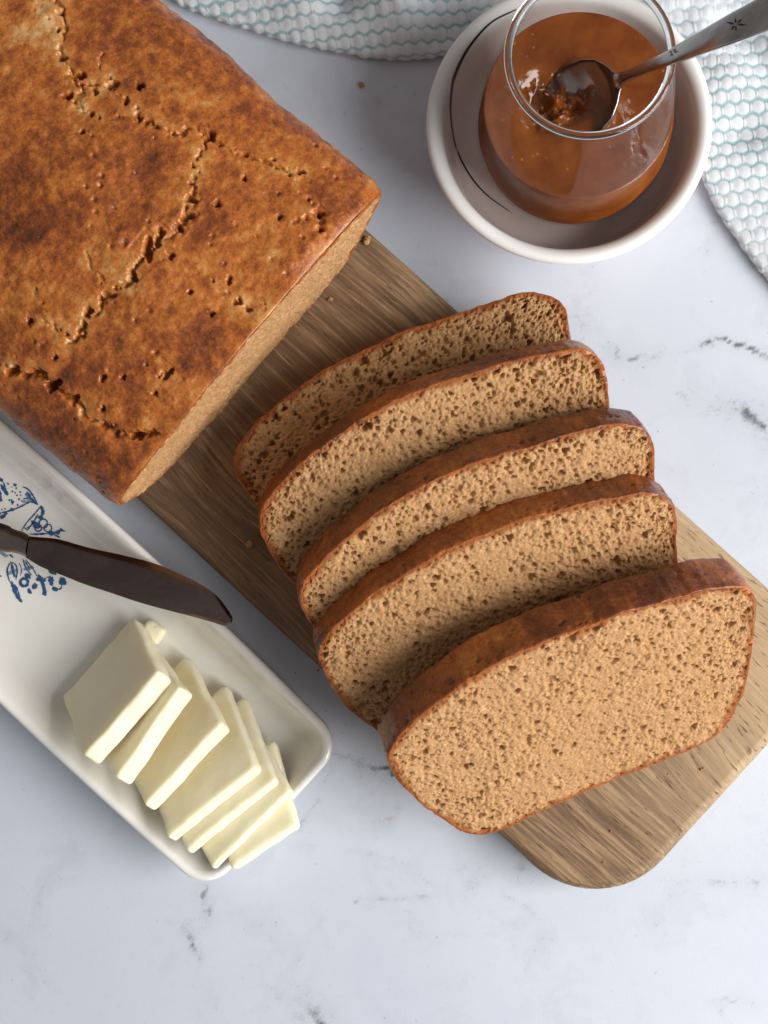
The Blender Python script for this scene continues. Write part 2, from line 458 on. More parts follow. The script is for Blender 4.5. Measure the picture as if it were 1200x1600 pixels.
# ------------------------------------------------------------------ cutting board
BOARD_Z = 0.016
def board_frame():
    l = at(475, 1022, BOARD_Z); r = at(900, 649, BOARD_Z)
    A = at(580, 365, BOARD_Z); B = at(1195, 910, BOARD_Z)
    dx = (B-A); dx /= np.linalg.norm(dx)
    ang = math.atan2(dx[1], dx[0])-radians(.2)
    ax = np.array([cos(ang), sin(ang), 0]); ay = np.array([-sin(ang), cos(ang), 0])
    return l, r, ax, ay
BL, BR, BAX, BAY = board_frame()
def build_board():
    w = float(np.dot(BR-BL, BAY))
    end = at(1023, 1362, BOARD_Z)
    xe = float(np.dot(end-BL, BAX)); y0 = 0.0
    O = BL+BAY*w/2
    Lb = .32; x1 = xe; x0 = xe-Lb; hw = w/2; r = .0285; r0 = .02
    pts = []
    for (cx, cy, rad, a0) in ((x1-r, hw-r, r, 90), (x1-r, -hw+r, r, 0), (x0+r0, -hw+r0, r0, -90), (x0+r0, hw-r0, r0, -180)):
        for k in range(13):
            a = radians(a0-k*7.5); pts.append((cx+rad*cos(a), cy+rad*sin(a)))
    P = np.array(pts)[::-1]
    n = len(P)
    T = np.roll(P, -1, 0)-np.roll(P, 1, 0); T /= np.linalg.norm(T, axis=1)[:, None]
    N = np.stack([T[:, 1], -T[:, 0]], -1)
    prof = [(.0035, 0.0), (.0012, .0006), (0, .0025), (0, .0125), (.0005, .0145), (.0018, .0157), (.0035, .016)]
    V = np.concatenate([np.column_stack([P-N*i, np.full(n, z)]) for i, z in prof])
    k = len(prof)
    V = V.reshape(k, n, 3).transpose(1, 0, 2).reshape(-1, 3)
    F = grid_faces(n, k, True)
    top = np.array([[i*k+k-1 for i in range(n)]]); bot = np.array([[i*k for i in range(n)][::-1]])
    me = raw_mesh("cutting_board", V, [F, top, bot], True)
    me.polygons[len(F)].use_smooth = False; me.polygons[len(F)+1].use_smooth = False
    o = link("cutting_board", me, WOOD)
    o.matrix_world = frame((O[0], O[1], 0), BAX, BAY, (0, 0, 1))
    tag(o, "brown wooden cutting board with rounded corners under the loaf and slices", "cutting board")
build_board()

# ------------------------------------------------------------------ bread
PROF = np.array([(-.64, .0), (-.2, .0), (.3, .0), (.57, .005), (.69, .05), (.80, .18), (.88, .34), (.965, .58), (1.0, .72), (.985, .79),
                 (.93, .85), (.82, .895), (.55, .95), (.25, .985), (-.05, 1.0), (-.35, .975), (-.62, .92), (-.82, .85), (-.94, .775),
                 (-.99, .68), (-.985, .5), (-.93, .32), (-.84, .14), (-.76, .04)])

def outline(hw, h, n, seed, amp=.0007):
    P = catmull(PROF*np.array([hw, h]), n, True)
    T = np.roll(P, -1, 0)-np.roll(P, 1, 0); T /= np.linalg.norm(T, axis=1)[:, None]
    N = np.stack([T[:, 1], -T[:, 0]], -1)
    a = np.arange(n)/n*2*pi
    w = amp*(fbm(np.cos(a)*4+seed, np.sin(a)*4, 1.0, 4, seed)*1.6)
    w = w+amp*.18*fbm(np.cos(a)*30+seed, np.sin(a)*30, 1.0, 3, seed+3)
    return P+N*w[:, None], N

def crumb_raster(hw, h, seed, coarse=1.0):
    rng = np.random.RandomState(seed)
    dx = .0002
    x0, y0 = -hw-.002, -.002
    nx = int((2*hw+.004)/dx); ny = int((h+.006)/dx)
    X = (x0+np.arange(nx)*dx)[:, None]+np.zeros((1, ny)); Y = (y0+np.arange(ny)*dx)[None, :]+np.zeros((nx, 1))
    Hm = .00012*fbm(X, Y, 1100, 3, seed+5)+.0005*fbm(X, Y, 110, 3, seed+9)
    wx_, wy_ = X+.0004*fbm(X, Y, 500, 2, seed+6), Y+.0004*fbm(X, Y, 500, 2, seed+8)
    # the foam itself: packed shallow bubbles of two sizes with thin walls between them
    op = np.clip(.85+.7*fbm(X, Y, 130, 3, seed+4), .35, 1.3)
    Hm += op*(.00038*np.minimum(worley(wx_, wy_*1.25, 1050, seed+11), .8)+.00046*np.minimum(worley(wx_, wy_*1.3, 600, seed+12), .75))
    def many(n, r0, r1, dep, p, bias=0.0, pw=2):
        cx = rng.uniform(-hw, hw, n); cy = rng.uniform(0, h, n)
        # open and dense patches; finer low in the middle, more open towards the crust
        keep = .68+.75*fbm(cx, cy, 75, 3, seed+2)+bias*(np.abs(cx)/hw-.4)+bias*(cy/h-.5)
        ok = rng.rand(n) < keep
        r = r0+(r1-r0)*rng.rand(n)**pw
        for i in np.nonzero(ok)[0]:
            carve(Hm, x0, y0, dx, dx, cx[i], cy[i], r[i], rng.uniform(.45, 1), rng.uniform(-.9, .9), r[i]*dep*rng.uniform(.5, 1.3), p)
    many(int(4500*coarse), .00028, .0006, 1.5, .9)
    many(int(1500*coarse**2), .0005, .00105, 1.6, .8, .3)
    many(int(320*coarse**2), .0007, .0014, 2.2, .5, .4)
    many(int(60*coarse**2), .0010, .0022, 1.5, .5, .5, 3)
    return Hm, x0, y0, dx

def edge_gap(P, X, Y):
    Q = np.vstack([P, P[:1]])[::2]
    Q = np.vstack([Q, P[:1]])
    return seg_dist(X, Y, [tuple(q) for q in Q])

def crumb_face(P, hw, h, seed, coarse, nx=430, ny=250):
    """a dense face filling outline P (local x,y), pores sunk along -z; returns X,Y,Z grids and edge attribute"""
    ir, il = np.argmax(P[:, 0]), np.argmin(P[:, 0])
    n = len(P)
    def branch(a, b):
        idx = [a]
        while idx[-1] != b: idx.append((idx[-1]+1) % n)
        return P[idx]
    up = branch(ir, il)[::-1]; lo = branch(il, ir)
    def mono(B):
        x = np.maximum.accumulate(B[:, 0]); return x+np.arange(len(x))*1e-9, B[:, 1]
    t = np.linspace(-1, 1, nx); s = .55*t+.45*np.sin(pi/2*t)
    xl, xr = P[il, 0], P[ir, 0]
    xs = xl+(xr-xl)*(s+1)/2
    yu = np.interp(xs, *mono(up)); yl = np.interp(xs, *mono(lo))
    v = np.linspace(0, 1, ny)
    X = np.repeat(xs[:, None], ny, 1); Y = yl[:, None]+(yu-yl)[:, None]*v[None, :]
    Hm, x0, y0, dx = crumb_raster(hw, h, seed, coarse)
    Z = sample(Hm, x0, y0, dx, dx, X, Y)
    d = edge_gap(P, X, Y)
    Z = Z*np.clip(d/.0008, 0.15, 1)
    thick = .0019*(1+.9*fbm(X, Y, 220, 3, seed+3))
    e = np.clip(1-d/(thick*2.0), 0, 1)
    return X, Y, Z, e

def crust_tone(x, y, seed, base=.5):
    return base+.42*fbm(x, y, 42, 4, seed)+.2*fbm(x, y, 160, 3, seed+7)

def build_slice(idx, T, yaw, th, t, h, hw, seed, coarse, label, bend):
    w = np.array([cos(yaw), sin(yaw), 0]); nrm = np.array([sin(yaw), -cos(yaw), 0])
    U = -nrm*cos(th)+np.array([0, 0, sin(th)]); N = nrm*sin(th)+np.array([0, 0, cos(th)])
    z = BOARD_Z+t*cos(th)+h*sin(th)
    top = at(T[0], T[1], z)
    F = top-h*U; K = F-t*N
    root = empty("bread_slice", frame(F, w, U, N), label, "bread slice", "slices of brown bread fanned out on the board")
    root['label'] = label
    n = 720
    P, PN = outline(hw, h, n, seed)
    # ---- crumb: front face and plain back face
    X, Y, Z, e = crumb_face(P, hw, h, seed, coarse)
    Z = Z+bend*((X/hw)**2-.3)+.0006*fbm(X, Y, 30, 2, seed+1)
    nx, ny = X.shape
    Vf = np.stack([X, Y, Z], -1).reshape(-1, 3)
    X2, Y2 = X[::6, ::6], Y[::6, ::6]
    Zb = -t+bend*((X2/hw)**2-.3)
    Vb = np.stack([X2, Y2, Zb], -1).reshape(-1, 3)
    Ff = grid_faces(nx, ny); Fb = grid_faces(X2.shape[0], X2.shape[1], off=len(Vf), flip=True)
    V = np.vstack([Vf, Vb])
    me = raw_mesh("crumb", V, np.vstack([Ff, Fb]), True, {'edge': np.concatenate([e.ravel(), np.zeros(len(Vb))])})
    link("crumb", me, CRUMB, root)
    # ---- crust: the band round the rim
    m = max(18, int(t/.0004))
    zz = np.linspace(0, -t, m)
    S = np.concatenate([[0], np.cumsum(np.linalg.norm(np.diff(np.vstack([P, P[:1]]), axis=0), axis=1))])[:n]
    SS, ZZ = np.meshgrid(S, zz, indexing='ij')
    rng = np.random.RandomState(seed+100)
    ds = S[1]; dz = t/(m-1)
    Hr = .0003*fbm(SS, ZZ, 320, 4, seed+21)+.0005*fbm(SS, ZZ, 90, 2, seed+22)
    for _ in range(170):
        r = .0003+.0008*rng.rand()**2.5
        carve(Hr, 0, -t, ds, dz, rng.uniform(0, S[-1]), rng.uniform(-t, 0), r, rng.uniform(.5, 1), rng.uniform(0, 3), r*1.0)
    Hr = Hr[:, ::-1] if False else Hr
    bz = (bend*((P[:, 0]/hw)**2-.3)+.0006*fbm(P[:, 0], P[:, 1], 30, 2, seed+1))[:, None]
    rag = .00035*fbm(SS, ZZ*0, 500, 3, seed+31)
    rnd = -.0004*np.exp(-np.abs(ZZ)/.0007)-.0007*np.exp(-np.abs(ZZ+t)/.0007)+.0004
    Hr = Hr*np.clip(np.abs(ZZ)/.0018+.15, 0, 1)
    B = P[:, None, :]+PN[:, None, :]*(Hr+rnd)[:, :, None]
    Zc = ZZ+bz+rag*np.exp(-np.abs(ZZ)/.001)
    inner = P-PN*.0016
    rowf = np.column_stack([inner, bz[:, 0]-.0006]); rowb = np.column_stack([inner, -t+bz[:, 0]+.0006])
    G = np.concatenate([rowf[:, None, :], np.dstack([B, Zc[:, :, None]]), rowb[:, None, :]], 1)
    tone = crust_tone(SS, ZZ+seed*.1, seed+41, .61)
    # the top is baked darker than the flanks and the base
    yn = (P[:, 1]/h)[:, None]
    tone = tone+.10*np.clip((yn-.7)/.3, 0, 1)-.10*np.clip(1-yn/.6, 0, 1)
    tone = np.concatenate([tone[:, :1], tone, tone[:, -1:]], 1)
    me = raw_mesh("crust", G.reshape(-1, 3), grid_faces(n, m+2, True, flip=True), True, {'tone': tone, 'gloss': np.full(tone.shape, .12)})
    link("crust", me, CRUST, root)
    return root

SL = [((588, 534), 24.5, 1.0, .0118, .054, .056, 11, 1.15, "thin flat bread slice at the back of the fan, nearest the loaf", .0006),
      ((635, 619), 24, 24, .0125, .063, .056, 23, 1.15, "large-holed bread slice lying on the flat back slice", -.0004),
      ((707, 739), 24, 33, .0128, .063, .056, 37, 1.0, "middle bread slice with two slices before and two behind it", .0004),
      ((745, 838), 22, 33.5, .0132, .063, .056, 41, .95, "bread slice leaning directly behind the frontmost slice", -.0003),
      ((863, 996), 23, 42, .0138, .066, .0565, 59, .85, "frontmost bread slice with its whole cut face in view", .0003)]
for i, (T, yw, th, t, h, hw, sd, co, lab, bd) in enumerate(SL):
    build_slice(i, T, radians(yw), radians(th), t, h, hw, sd, co, lab, bd)

def build_loaf():
    hw, h = .0578, .0625
    e1 = at(188, 796, BOARD_Z+.72*h); e2 = at(603, 311, BOARD_Z+.72*h)
    v = e2-e1; v /= np.linalg.norm(v)
    ang = math.atan2(v[1], v[0])
    X_ = np.array([cos(ang), sin(ang), 0]); A_ = np.array([-sin(ang), cos(ang), 0])   # A_ runs along the loaf, away from the cut
    mid = (e1+e2)/2
    O = np.array([mid[0], mid[1], BOARD_Z])
    hw = np.linalg.norm(e2-e1)/2
    # local axes: x across, y up, z = -A (out of the cut face)
    root = empty("bread_loaf", frame(O, X_, (0, 0, 1), -A_), "uncut end of a brown bread loaf with a cracked glossy crust", "bread loaf")
    slant = .006
    seed = 77
    P0, N0 = outline(hw, h, 900, seed, .0005)
    X, Y, Z, e = crumb_face(P0, hw, h, seed, .8, 380, 190)
    Z = Z-slant*(1-Y/h)
    me = raw_mesh("crumb", np.stack([X, Y, Z], -1).reshape(-1, 3), grid_faces(*X.shape), True, {'edge': e})
    link("crumb", me, CRUMB, root)
    # crust: outline x length, finest over the top
    n, L, m = 900, .165, 400
    dense = catmull(PROF*np.array([hw, h]), 4000, True)
    yy = dense[:, 1]
    wgt = np.where(yy > .55*h, 1.0, .28)
    cum = np.concatenate([[0], np.cumsum(wgt)]); cum /= cum[-1]
    idx = np.interp(np.linspace(0, 1, n+1)[:-1], cum, np.arange(4001)) % 4000
    ii = idx.astype(int)
    P = dense[ii]
    Tn = np.roll(dense, -6, 0)-np.roll(dense, 6, 0); Tn /= np.linalg.norm(Tn, axis=1)[:, None]
    N = np.stack([Tn[:, 1], -Tn[:, 0]], -1)[ii]
    s_dense = np.concatenate([[0], np.cumsum(np.linalg.norm(np.diff(dense, axis=0), axis=1))])
    S = s_dense[ii]
    u = np.linspace(0, L, m)
    SS, UU = np.meshgrid(S, u, indexing='ij')
    # raster in (s,u)
    dr = .00032
    smax = s_dense[-1]
    ns, nu = int(smax/dr)+2, int(L/dr)+2
    RS, RU = np.meshgrid(np.arange(ns)*dr, np.arange(nu)*dr, indexing='ij')
    rng = np.random.RandomState(5)
    Hr = .0004*fbm(RS, RU, 330, 4, 3)+.0009*fbm(RS, RU, 55, 3, 4)+.0012*fbm(RS, RU, 22, 2, 6)
    # map photo points on the crust to (s,u)
    topmask = dense[:, 1] > .6*h
    tx, ts, ty = dense[topmask][:, 0], s_dense[topmask], dense[topmask][:, 1]
    od = np.argsort(tx)
    def su(cx, cy, k=1.9355):
        px, py = cx/k, cy/k
        zz = BOARD_Z+h*.95
        for _ in range(4):
            q = at(px, py, zz)-O
            x = float(np.dot(q, X_)); uu = float(np.dot(q, A_))
            zz = BOARD_Z+float(np.interp(x, tx[od], ty[od]))
        return float(np.interp(x, tx[od], ts[od])), uu
    cracks = [([(175, -40), (172, 20), (185, 90), (180, 160), (215, 235), (245, 280), (330, 275), (385, 330), (450, 390), (500, 410), (620, 425), (690, 465), (780, 490), (850, 520), (910, 540)], .0017, .0009),
              ([(245, 280), (230, 330), (300, 370), (400, 370), (450, 390)], .0014, .0005),
              ([(610, 425), (588, 540), (572, 600), (570, 655), (530, 700), (470, 750), (405, 810), (395, 850), (330, 890), (300, 930), (270, 955), (255, 1020), (215, 1030)], .0019, .0013),
              ([(-40, 1050), (30, 1105), (150, 1130), (180, 1165), (235, 1200), (280, 1260), (330, 1290), (420, 1320), (480, 1320)], .0024, .0012),
              ([(485, 1130), (530, 1132)], .0012, .0010), ([(510, 760), (530, 790)], .0012, .0007),
              ([(270, 770), (300, 830), (330, 860)], .0014, .0004), ([(300, 170), (300, 240), (330, 260)], .0014, .0005), ([(640, 860), (700, 910), (760, 930), (860, 930)], .0016, .0003),
              ([(930, 600), (965, 660), (975, 705)], .0016, .0007), ([(120, 870), (150, 950), (190, 1000), (210, 1030)], .0016, .0008)]
    light = np.zeros_like(RS); wide = np.zeros_like(RS)
    wS = RS+.0018*fbm(RS, RU, 240, 3, 31)+.0008*fbm(RS, RU, 700, 2, 35); wU = RU+.0018*fbm(RS, RU, 240, 3, 32)+.0008*fbm(RS, RU, 700, 2, 36)
    gate = np.clip(.55+1.3*fbm(RS, RU, 260, 3, 33), 0, 1)
    for pl, w, dep in cracks:
        Q = [su(*p) for p in pl]
        d = seg_dist(wS, wU, Q)
        w = w*.62
        Hr += -dep*2.0*np.exp(-(d/(w*.36))**2)*np.clip(gate*1.3, 0, 1)
        light = np.maximum(light, np.exp(-(d/(w*2.0))**2)*np.clip(.36+.9*fbm(RS, RU, 190, 4, 34), 0, 1))
        wide = np.maximum(wide, np.exp(-(d/.0042)**2)*np.clip(.7+.8*fbm(RS, RU, 120, 3, 65), 0, 1))
        seg = np.array(Q); sl = np.linalg.norm(np.diff(seg, axis=0), axis=1)
        for k in range(len(seg)-1):
            for _ in range(int(sl[k]/.0026)):
                tt = rng.rand(); c = seg[k]*(1-tt)+seg[k+1]*tt+rng.normal(0, w*.65, 2)
                r = .0003+.0009*rng.rand()**2
                carve(Hr, 0, 0, dr, dr, c[0], c[1], r*.8, rng.uniform(.45, 1), rng.uniform(0, 3), max(r*2.6, .0014), .4)
    # the holes that read most in the photo
    for cx, cy, r, asp, rot in ((340, 268, 23, .55, .3), (418, 275, 15, .9, 0), (450, 762, 44, .33, 2.4), (478, 738, 22, .5, 2.4), (408, 840, 20, .6, 2.2), (632, 428, 24, .5, .2), (490, 712, 20, .55, 2.4), (545, 700, 16, .6, 2), (575, 612, 22, .5, 1.3), (572, 662, 20, .5, .8),
                                (510, 1132, 28, .35, .1), (520, 778, 13, .7, 0), (657, 628, 10, .8, 0), (968, 655, 16, .7, 1), (972, 700, 11, .8, 0), (950, 452, 9, .8, 0), (617, 147, 10, .7, 0), (275, 940, 18, .7, .2), (320, 1140, 14, .6, 0),
                                (232, 1200, 22, .6, .5), (170, 1160, 30, .55, .4), (55, 1112, 30, .5, .4), (420, 1318, 24, .6, .8), (130, 1115, 16, .6, .4), (320, 1235, 12, .7, 0), (473, 1190, 9, .9, 0), (240, 240, 24, .5, .9), (205, 300, 18, .6, .8), (185, 185, 18, .6, 1.3), (180, 50, 14, .6, 1), (380, 320, 16, .5, 2.6),
                                (905, 530, 16, .6, .8), (640, 950, 10, .8, 0), (577, 885, 9, .8, 0), (693, 850, 18, .45, 2.6), (715, 915, 16, .5, 1.0), (845, 665, 9, .8, 0), (735, 552, 8, 1, 0), (105, 965, 11, .8, 0), (180, 1075, 12, .6, 0), (380, 1140, 10, .7, 0), (750, 935, 14, .6, 1.2), (250, 408, 10, .7, 0)):
        q = su(cx, cy); r_m = r/1.9355*.000187
        carve(Hr, 0, 0, dr, dr, q[0], q[1], r_m, asp, rot, max(r_m*asp*3.5, .0028), .35)
    for _ in range(700):
        r = .00028+.00035*rng.rand()**3
        carve(Hr, 0, 0, dr, dr, rng.uniform(0, smax), rng.uniform(.001, L), r, rng.uniform(.5, 1), rng.uniform(0, 3), r*1.8)
    tone = .52+.22*fbm(RS, RU, 60, 4, 51)+.22*fbm(RS, RU, 190, 4, 52)
    for cx, cy, r, a in ((340, 90, 130, .18), (500, 110, 110, .15), (430, 500, 90, .30), (660, 700, 85, .34), (760, 560, 90, .15), (70, 640, 140, .22), (60, 705, 42, .34), (110, 730, 36, .28), (200, 720, 120, .12), (520, 1060, 110, .26), (620, 1000, 70, .25), (430, 1000, 90, .12), (960, 610, 45, .30), (380, 620, 80, .2),
                         (1050, 640, 120, .12), (250, 1380, 150, .14), (100, 1250, 120, .15), (820, 880, 70, .16), (20, 480, 90, .15), (730, 250, 120, .12), (350, 1430, 90, .12),
                         (330, 800, 90, -.22), (420, 860, 80, -.2), (200, 1000, 90, -.2), (80, 900, 90, -.12), (520, 260, 80, -.12), (600, 330, 80, -.15), (250, 330, 60, -.2), (560, 930, 60, -.15), (30, 200, 110, -.22), (820, 470, 70, -.15), (420, 350, 60, -.2), (130, 60, 70, -.15)):
        q = su(cx, cy); rm = r/1.9355*.000187
        dd = np.hypot(wS-q[0], wU-q[1])/rm
        tone += .72*a*np.exp(-dd**2*1.2)
    # a pale network where the dough stretched, wide round the cracks
    ridge = np.clip(1-np.abs(fbm(wS, wU, 38, 3, 63))*5.0, 0, 1)*np.clip(.5+1.4*fbm(RS, RU, 30, 2, 64), 0, 1)
    tone = tone-.26*ridge-.20*np.clip(wide, 0, 1)+.10
    tone = tone-.04+.20*fbm(RS, RU, 420, 3, 58)-.14*np.clip(light, 0, 1)
    # a crisp browner line along the cut rim
    tone += -.10*np.exp(-RU/.003)
    gloss = np.clip(.15+.5*fbm(RS, RU, 40, 3, 61), 0, 1)*.5
    for cx, cy, r in ((60, 690, 70), (110, 740, 60), (30, 600, 60), (180, 970, 70), (60, 930, 80)):
        q = su(cx, cy); rm = r/1.9355*.000187
        gloss += .6*np.exp(-((RS-q[0])**2+(RU-q[1])**2)/rm**2)
    hgt = sample(Hr, 0, 0, dr, dr, SS, UU); tn = sample(tone, 0, 0, dr, dr, SS, UU); gl = np.clip(sample(gloss, 0, 0, dr, dr, SS, UU), 0, 1)
    wid = (1+.035*np.sin(np.clip(UU/.11, 0, 1.3)*pi*.8))*np.where(UU > .135, np.sqrt(np.clip(1-((UU-.135)/.034)**2, .05, 1)), 1)
    hei = (1+.03*np.sin(np.clip(UU/.12, 0, 1)*pi))*np.where(UU > .135, np.sqrt(np.clip(1-((UU-.135)/.036)**2, .1, 1)), 1)
    rim = -.0004*np.exp(-UU/.0008)+.0004
    hgt = hgt*np.clip(UU/.0045+.05, 0, 1)
    Q = np.empty((n, m, 3))
    Q[:, :, 0] = P[:, 0][:, None]*wid+N[:, 0][:, None]*(hgt+rim)
    Q[:, :, 1] = np.maximum(P[:, 1][:, None]*hei+N[:, 1][:, None]*(hgt+rim), .0003)
    lean = -slant*(1-P[:, 1]/h)[:, None]*np.clip(1-UU/.03, 0, 1)
    Q[:, :, 2] = -UU+lean
    inner = np.column_stack([P-N*.0014, -.0006-slant*(1-P[:, 1]/h)])
    Q = np.concatenate([inner[:, None, :], Q], 1)
    tn = np.concatenate([tn[:, :1], tn], 1); gl = np.concatenate([gl[:, :1], gl], 1)
    F = grid_faces(n, m+1, True, flip=True)
    cap = np.array([[i*(m+1)+m for i in range(n)]])
    me = raw_mesh("crust", Q.reshape(-1, 3), [F, cap], True, {'tone': tn, 'gloss': gl})
    link("crust", me, CRUST, root)
build_loaf()

# ------------------------------------------------------------------ butter dish
TRAY = dict()
def build_tray():
    zr = .0180
    c1 = at(320, 1391, zr*.8); c2 = at(512, 1172, zr*.8)     # the two near corners of the end
    up = at(150, 790, zr); up2 = at(430, 1062, zr); lo = at(100, 1195, zr); lo2 = at(270, 1350, zr)
    a = (lo2-lo); a /= np.linalg.norm(a)
    b = (up2-up); b /= np.linalg.norm(b)
    ax = (a+b); ax[2] = 0; ax /= np.linalg.norm(ax)
    ay = np.array([-ax[1], ax[0], 0])
    yl = float(np.dot(lo-c1, ay)); yu = float(np.dot(up-c1, ay))
    O = c1+ay*(yl+yu)/2; hw = (yu-yl)/2
    xe = max(float(np.dot(c1-O, ax)), float(np.dot(c2-O, ax)))+.0015
    O = np.array([O[0], O[1], 0])
    L = .20
    TRAY.update(O=O, ax=ax, ay=ay, hw=hw, xe=xe, L=L)
    nseg = 14
    def ring(d, z):
        r = max(.0105-d, .002); pts = []
        x1, x0, y1 = xe-d, xe-L+d, hw-d
        for cx, cy, a0 in ((x1-r, y1-r, 0), (x0+r, y1-r, 90), (x0+r, -y1+r, 180), (x1-r, -y1+r, 270)):
            for k in range(nseg):
                t = radians(a0+90*k/(nseg-1)); pts.append((cx+r*cos(t), cy+r*sin(t)))
        # subdivide straights so the sides can bow
        P = np.array(pts); Q = []
        for i in range(len(P)):
            p, q = P[i], P[(i+1) % len(P)]
            k = 24 if np.linalg.norm(q-p) > .02 else 1
            for j in range(k): Q.append(p+(q-p)*j/k)
        Q = np.array(Q)
        Q[:, 1] *= tray_bow(Q[:, 0])
        return np.column_stack([Q, np.full(len(Q), z)])
    def tray_bow(x):
        return 1+.045*np.cos(np.clip((x-(xe-.085))/.085, -1.4, 1)*pi/2)-.035
    TRAY['bow'] = tray_bow
    prof = [(.012, .0), (.0085, .0006), (.0035, .0085), (.0008, .0152), (.0, .0166), (.0003, .0177), (.0012, .0183), (.0023, .0180), (.0034, .0168), (.0056, .0125), (.0082, .0078), (.0105, .0056), (.0135, .0048), (.018, .0045)]
    TRAY['prof'] = prof
    R = [ring(d, z) for d, z in prof]
    n = len(R[0]); k = len(R)
    V = np.stack(R, 1).reshape(-1, 3)
    F = grid_faces(n, k, True)
    top = np.array([[i*k+k-1 for i in range(n)]]); bot = np.array([[i*k for i in range(n)][::-1]])
    root = empty("butter_dish", frame(O, ax, ay, (0, 0, 1)), "cream ceramic butter dish with a blue flower print at the left edge", "butter dish")
    link("tray", raw_mesh("tray", V, [F, top, bot], True), CERAMIC, root)
    return root
TRAYROOT = build_tray()

def tray_z(x, y):
    t = TRAY
    yy = np.abs(y)/t['bow'](x)
    d = np.minimum(t['hw']-yy, t['xe']-x)
    ds = np.array([p[0] for p in t['prof'][6:]]); zs = np.array([p[1] for p in t['prof'][6:]])
    return np.interp(d, ds, zs)

def build_print():
    V, F, V2, F2 = [], [], [], []
    def loc(cx, cy):
        q = at(cx/5, 720+cy/5, .0047)-TRAY['O']
        return np.array([np.dot(q, TRAY['ax']), np.dot(q, TRAY['ay'])])
    K = .2*.000207
    rng = random.Random(4)
    lift = [0]
    def put(P, pale=False):
        Vx, Fx = (V2, F2) if pale else (V, F)
        lift[0] += 1
        zt = tray_z(P[:, 0], P[:, 1])+.00012+(0 if pale else .00008)+.000002*(lift[0] % 17)
        base = len(Vx)
        Vx.extend(np.column_stack([P, zt]).tolist())
        Fx.append([base+i for i in range(len(P))])
    def stroke(pts, w, pale=False, taper=True):
        P = catmull(np.array([loc(*p) for p in pts]), max(6, 5*len(pts)))
        T = np.gradient(P, axis=0); T /= np.linalg.norm(T, axis=1)[:, None]+1e-12
        N = np.stack([-T[:, 1], T[:, 0]], -1)
        s = np.linspace(0, 1, len(P))
        ww = w*K*.5*(np.sin(np.clip(s*.9+.05, 0, 1)*pi)**.5 if taper else 1)*np.array([1+.35*rng.uniform(-1, 1) for _ in s])
        A = P+N*ww[:, None]; B = P-N*ww[:, None]
        for i in range(len(P)-1):
            put(np.array([A[i], A[i+1], B[i+1], B[i]])[::-1], pale)
    def blob(cx, cy, r, asp=1.0, rot=0.0, pale=False):
        c = loc(cx, cy); n = 11
        put(np.array([c+r*K*(1+.3*rng.uniform(-1, 1))*np.array([cos(rot)*cos(a)-sin(rot)*asp*sin(a), sin(rot)*cos(a)+cos(rot)*asp*sin(a)]) for a in [2*pi*i/n for i in range(n)]]), pale)
    def ringo(cx, cy, r, w):
        stroke([(cx+r*cos(a), cy+r*sin(a)) for a in [2*pi*i/10 for i in range(11)]], w, taper=False)
    # upper flower
    blob(10, 148, 26, .6); stroke([(5, 185), (35, 225), (62, 270)], 30); stroke([(30, 170), (48, 240)], 14)
    stroke([(180, 205), (225, 225), (262, 275), (298, 345)], 14); stroke([(298, 345), (240, 322), (190, 345), (130, 372), (60, 395), (0, 408)], 13)
    blob(225, 285, 42, .55, -.9, True); blob(190, 320, 26, .6, .4, True); stroke([(215, 240), (240, 290), (285, 335)], 20); stroke([(180, 300), (230, 290)], 9)
    for x, y, r in ((65, 180, 9), (120, 190, 14), (130, 215, 8), (100, 240, 9), (160, 245, 8), (135, 270, 9), (95, 322, 14), (75, 308, 9), (40, 375, 8), (120, 250, 7), (165, 270, 7), (95, 205, 6), (15, 380, 7), (150, 300, 9), (140, 345, 9), (205, 265, 9)): blob(x, y, r, .7, rng.uniform(0, 3))
    stroke([(85, 300), (105, 320), (95, 345)], 9); blob(20, 435, 24, .7, 1.2); blob(45, 405, 20, .6); blob(95, 382, 14, .8)
    blob(-20, 300, 40, .8); stroke([(-40, 200), (0, 240), (10, 300)], 14); stroke([(-30, 420), (10, 410)], 16)
    # middle sprig
    stroke([(168, 552), (205, 490), (275, 412), (322, 355)], 9); stroke([(322, 352), (338, 400), (318, 445)], 26); stroke([(300, 415), (262, 480), (212, 545)], 12)
    blob(285, 500, 30, .8); ringo(340, 490, 34, 11); ringo(376, 525, 30, 9); ringo(300, 525, 26, 11); blob(262, 480, 18); blob(320, 445, 20)
    stroke([(232, 574), (310, 572), (405, 566)], 13); stroke([(370, 560), (430, 562), (470, 545), (512, 550)], 20); blob(400, 565, 24, .8); blob(455, 560, 18, .8); stroke([(420, 575), (470, 600)], 15); blob(480, 538, 14, .6)
    stroke([(190, 520), (215, 540)], 9); blob(225, 520, 12, .7)
    # lower flower hanging below the knife
    stroke([(85, 790), (58, 850), (70, 925), (92, 955)], 13); stroke([(85, 790), (125, 815), (135, 870), (125, 930)], 10); stroke([(92, 800), (100, 850), (118, 910)], 22); blob(95, 870, 34, .5, 1.4, True)
    stroke([(178, 765), (205, 840), (250, 895)], 9); stroke([(200, 770), (262, 850), (292, 905)], 10); blob(225, 840, 40, .45, 1.0, True); stroke([(195, 780), (235, 850)], 12); stroke([(150, 800), (170, 850), (160, 900)], 7)
    blob(220, 902, 26, .7, .3); ringo(190, 950, 30, 22); stroke([(90, 945), (108, 1000), (138, 1060), (172, 1105)], 30); blob(120, 990, 26, .7); stroke([(140, 1010), (160, 1080)], 10)
    blob(232, 1020, 26, .6, -.4); blob(272, 980, 24); blob(310, 925, 30, .7, .8); stroke([(300, 890), (335, 960), (357, 1055)], 28); blob(345, 935, 16); blob(350, 1030, 20, .7, 1.5)
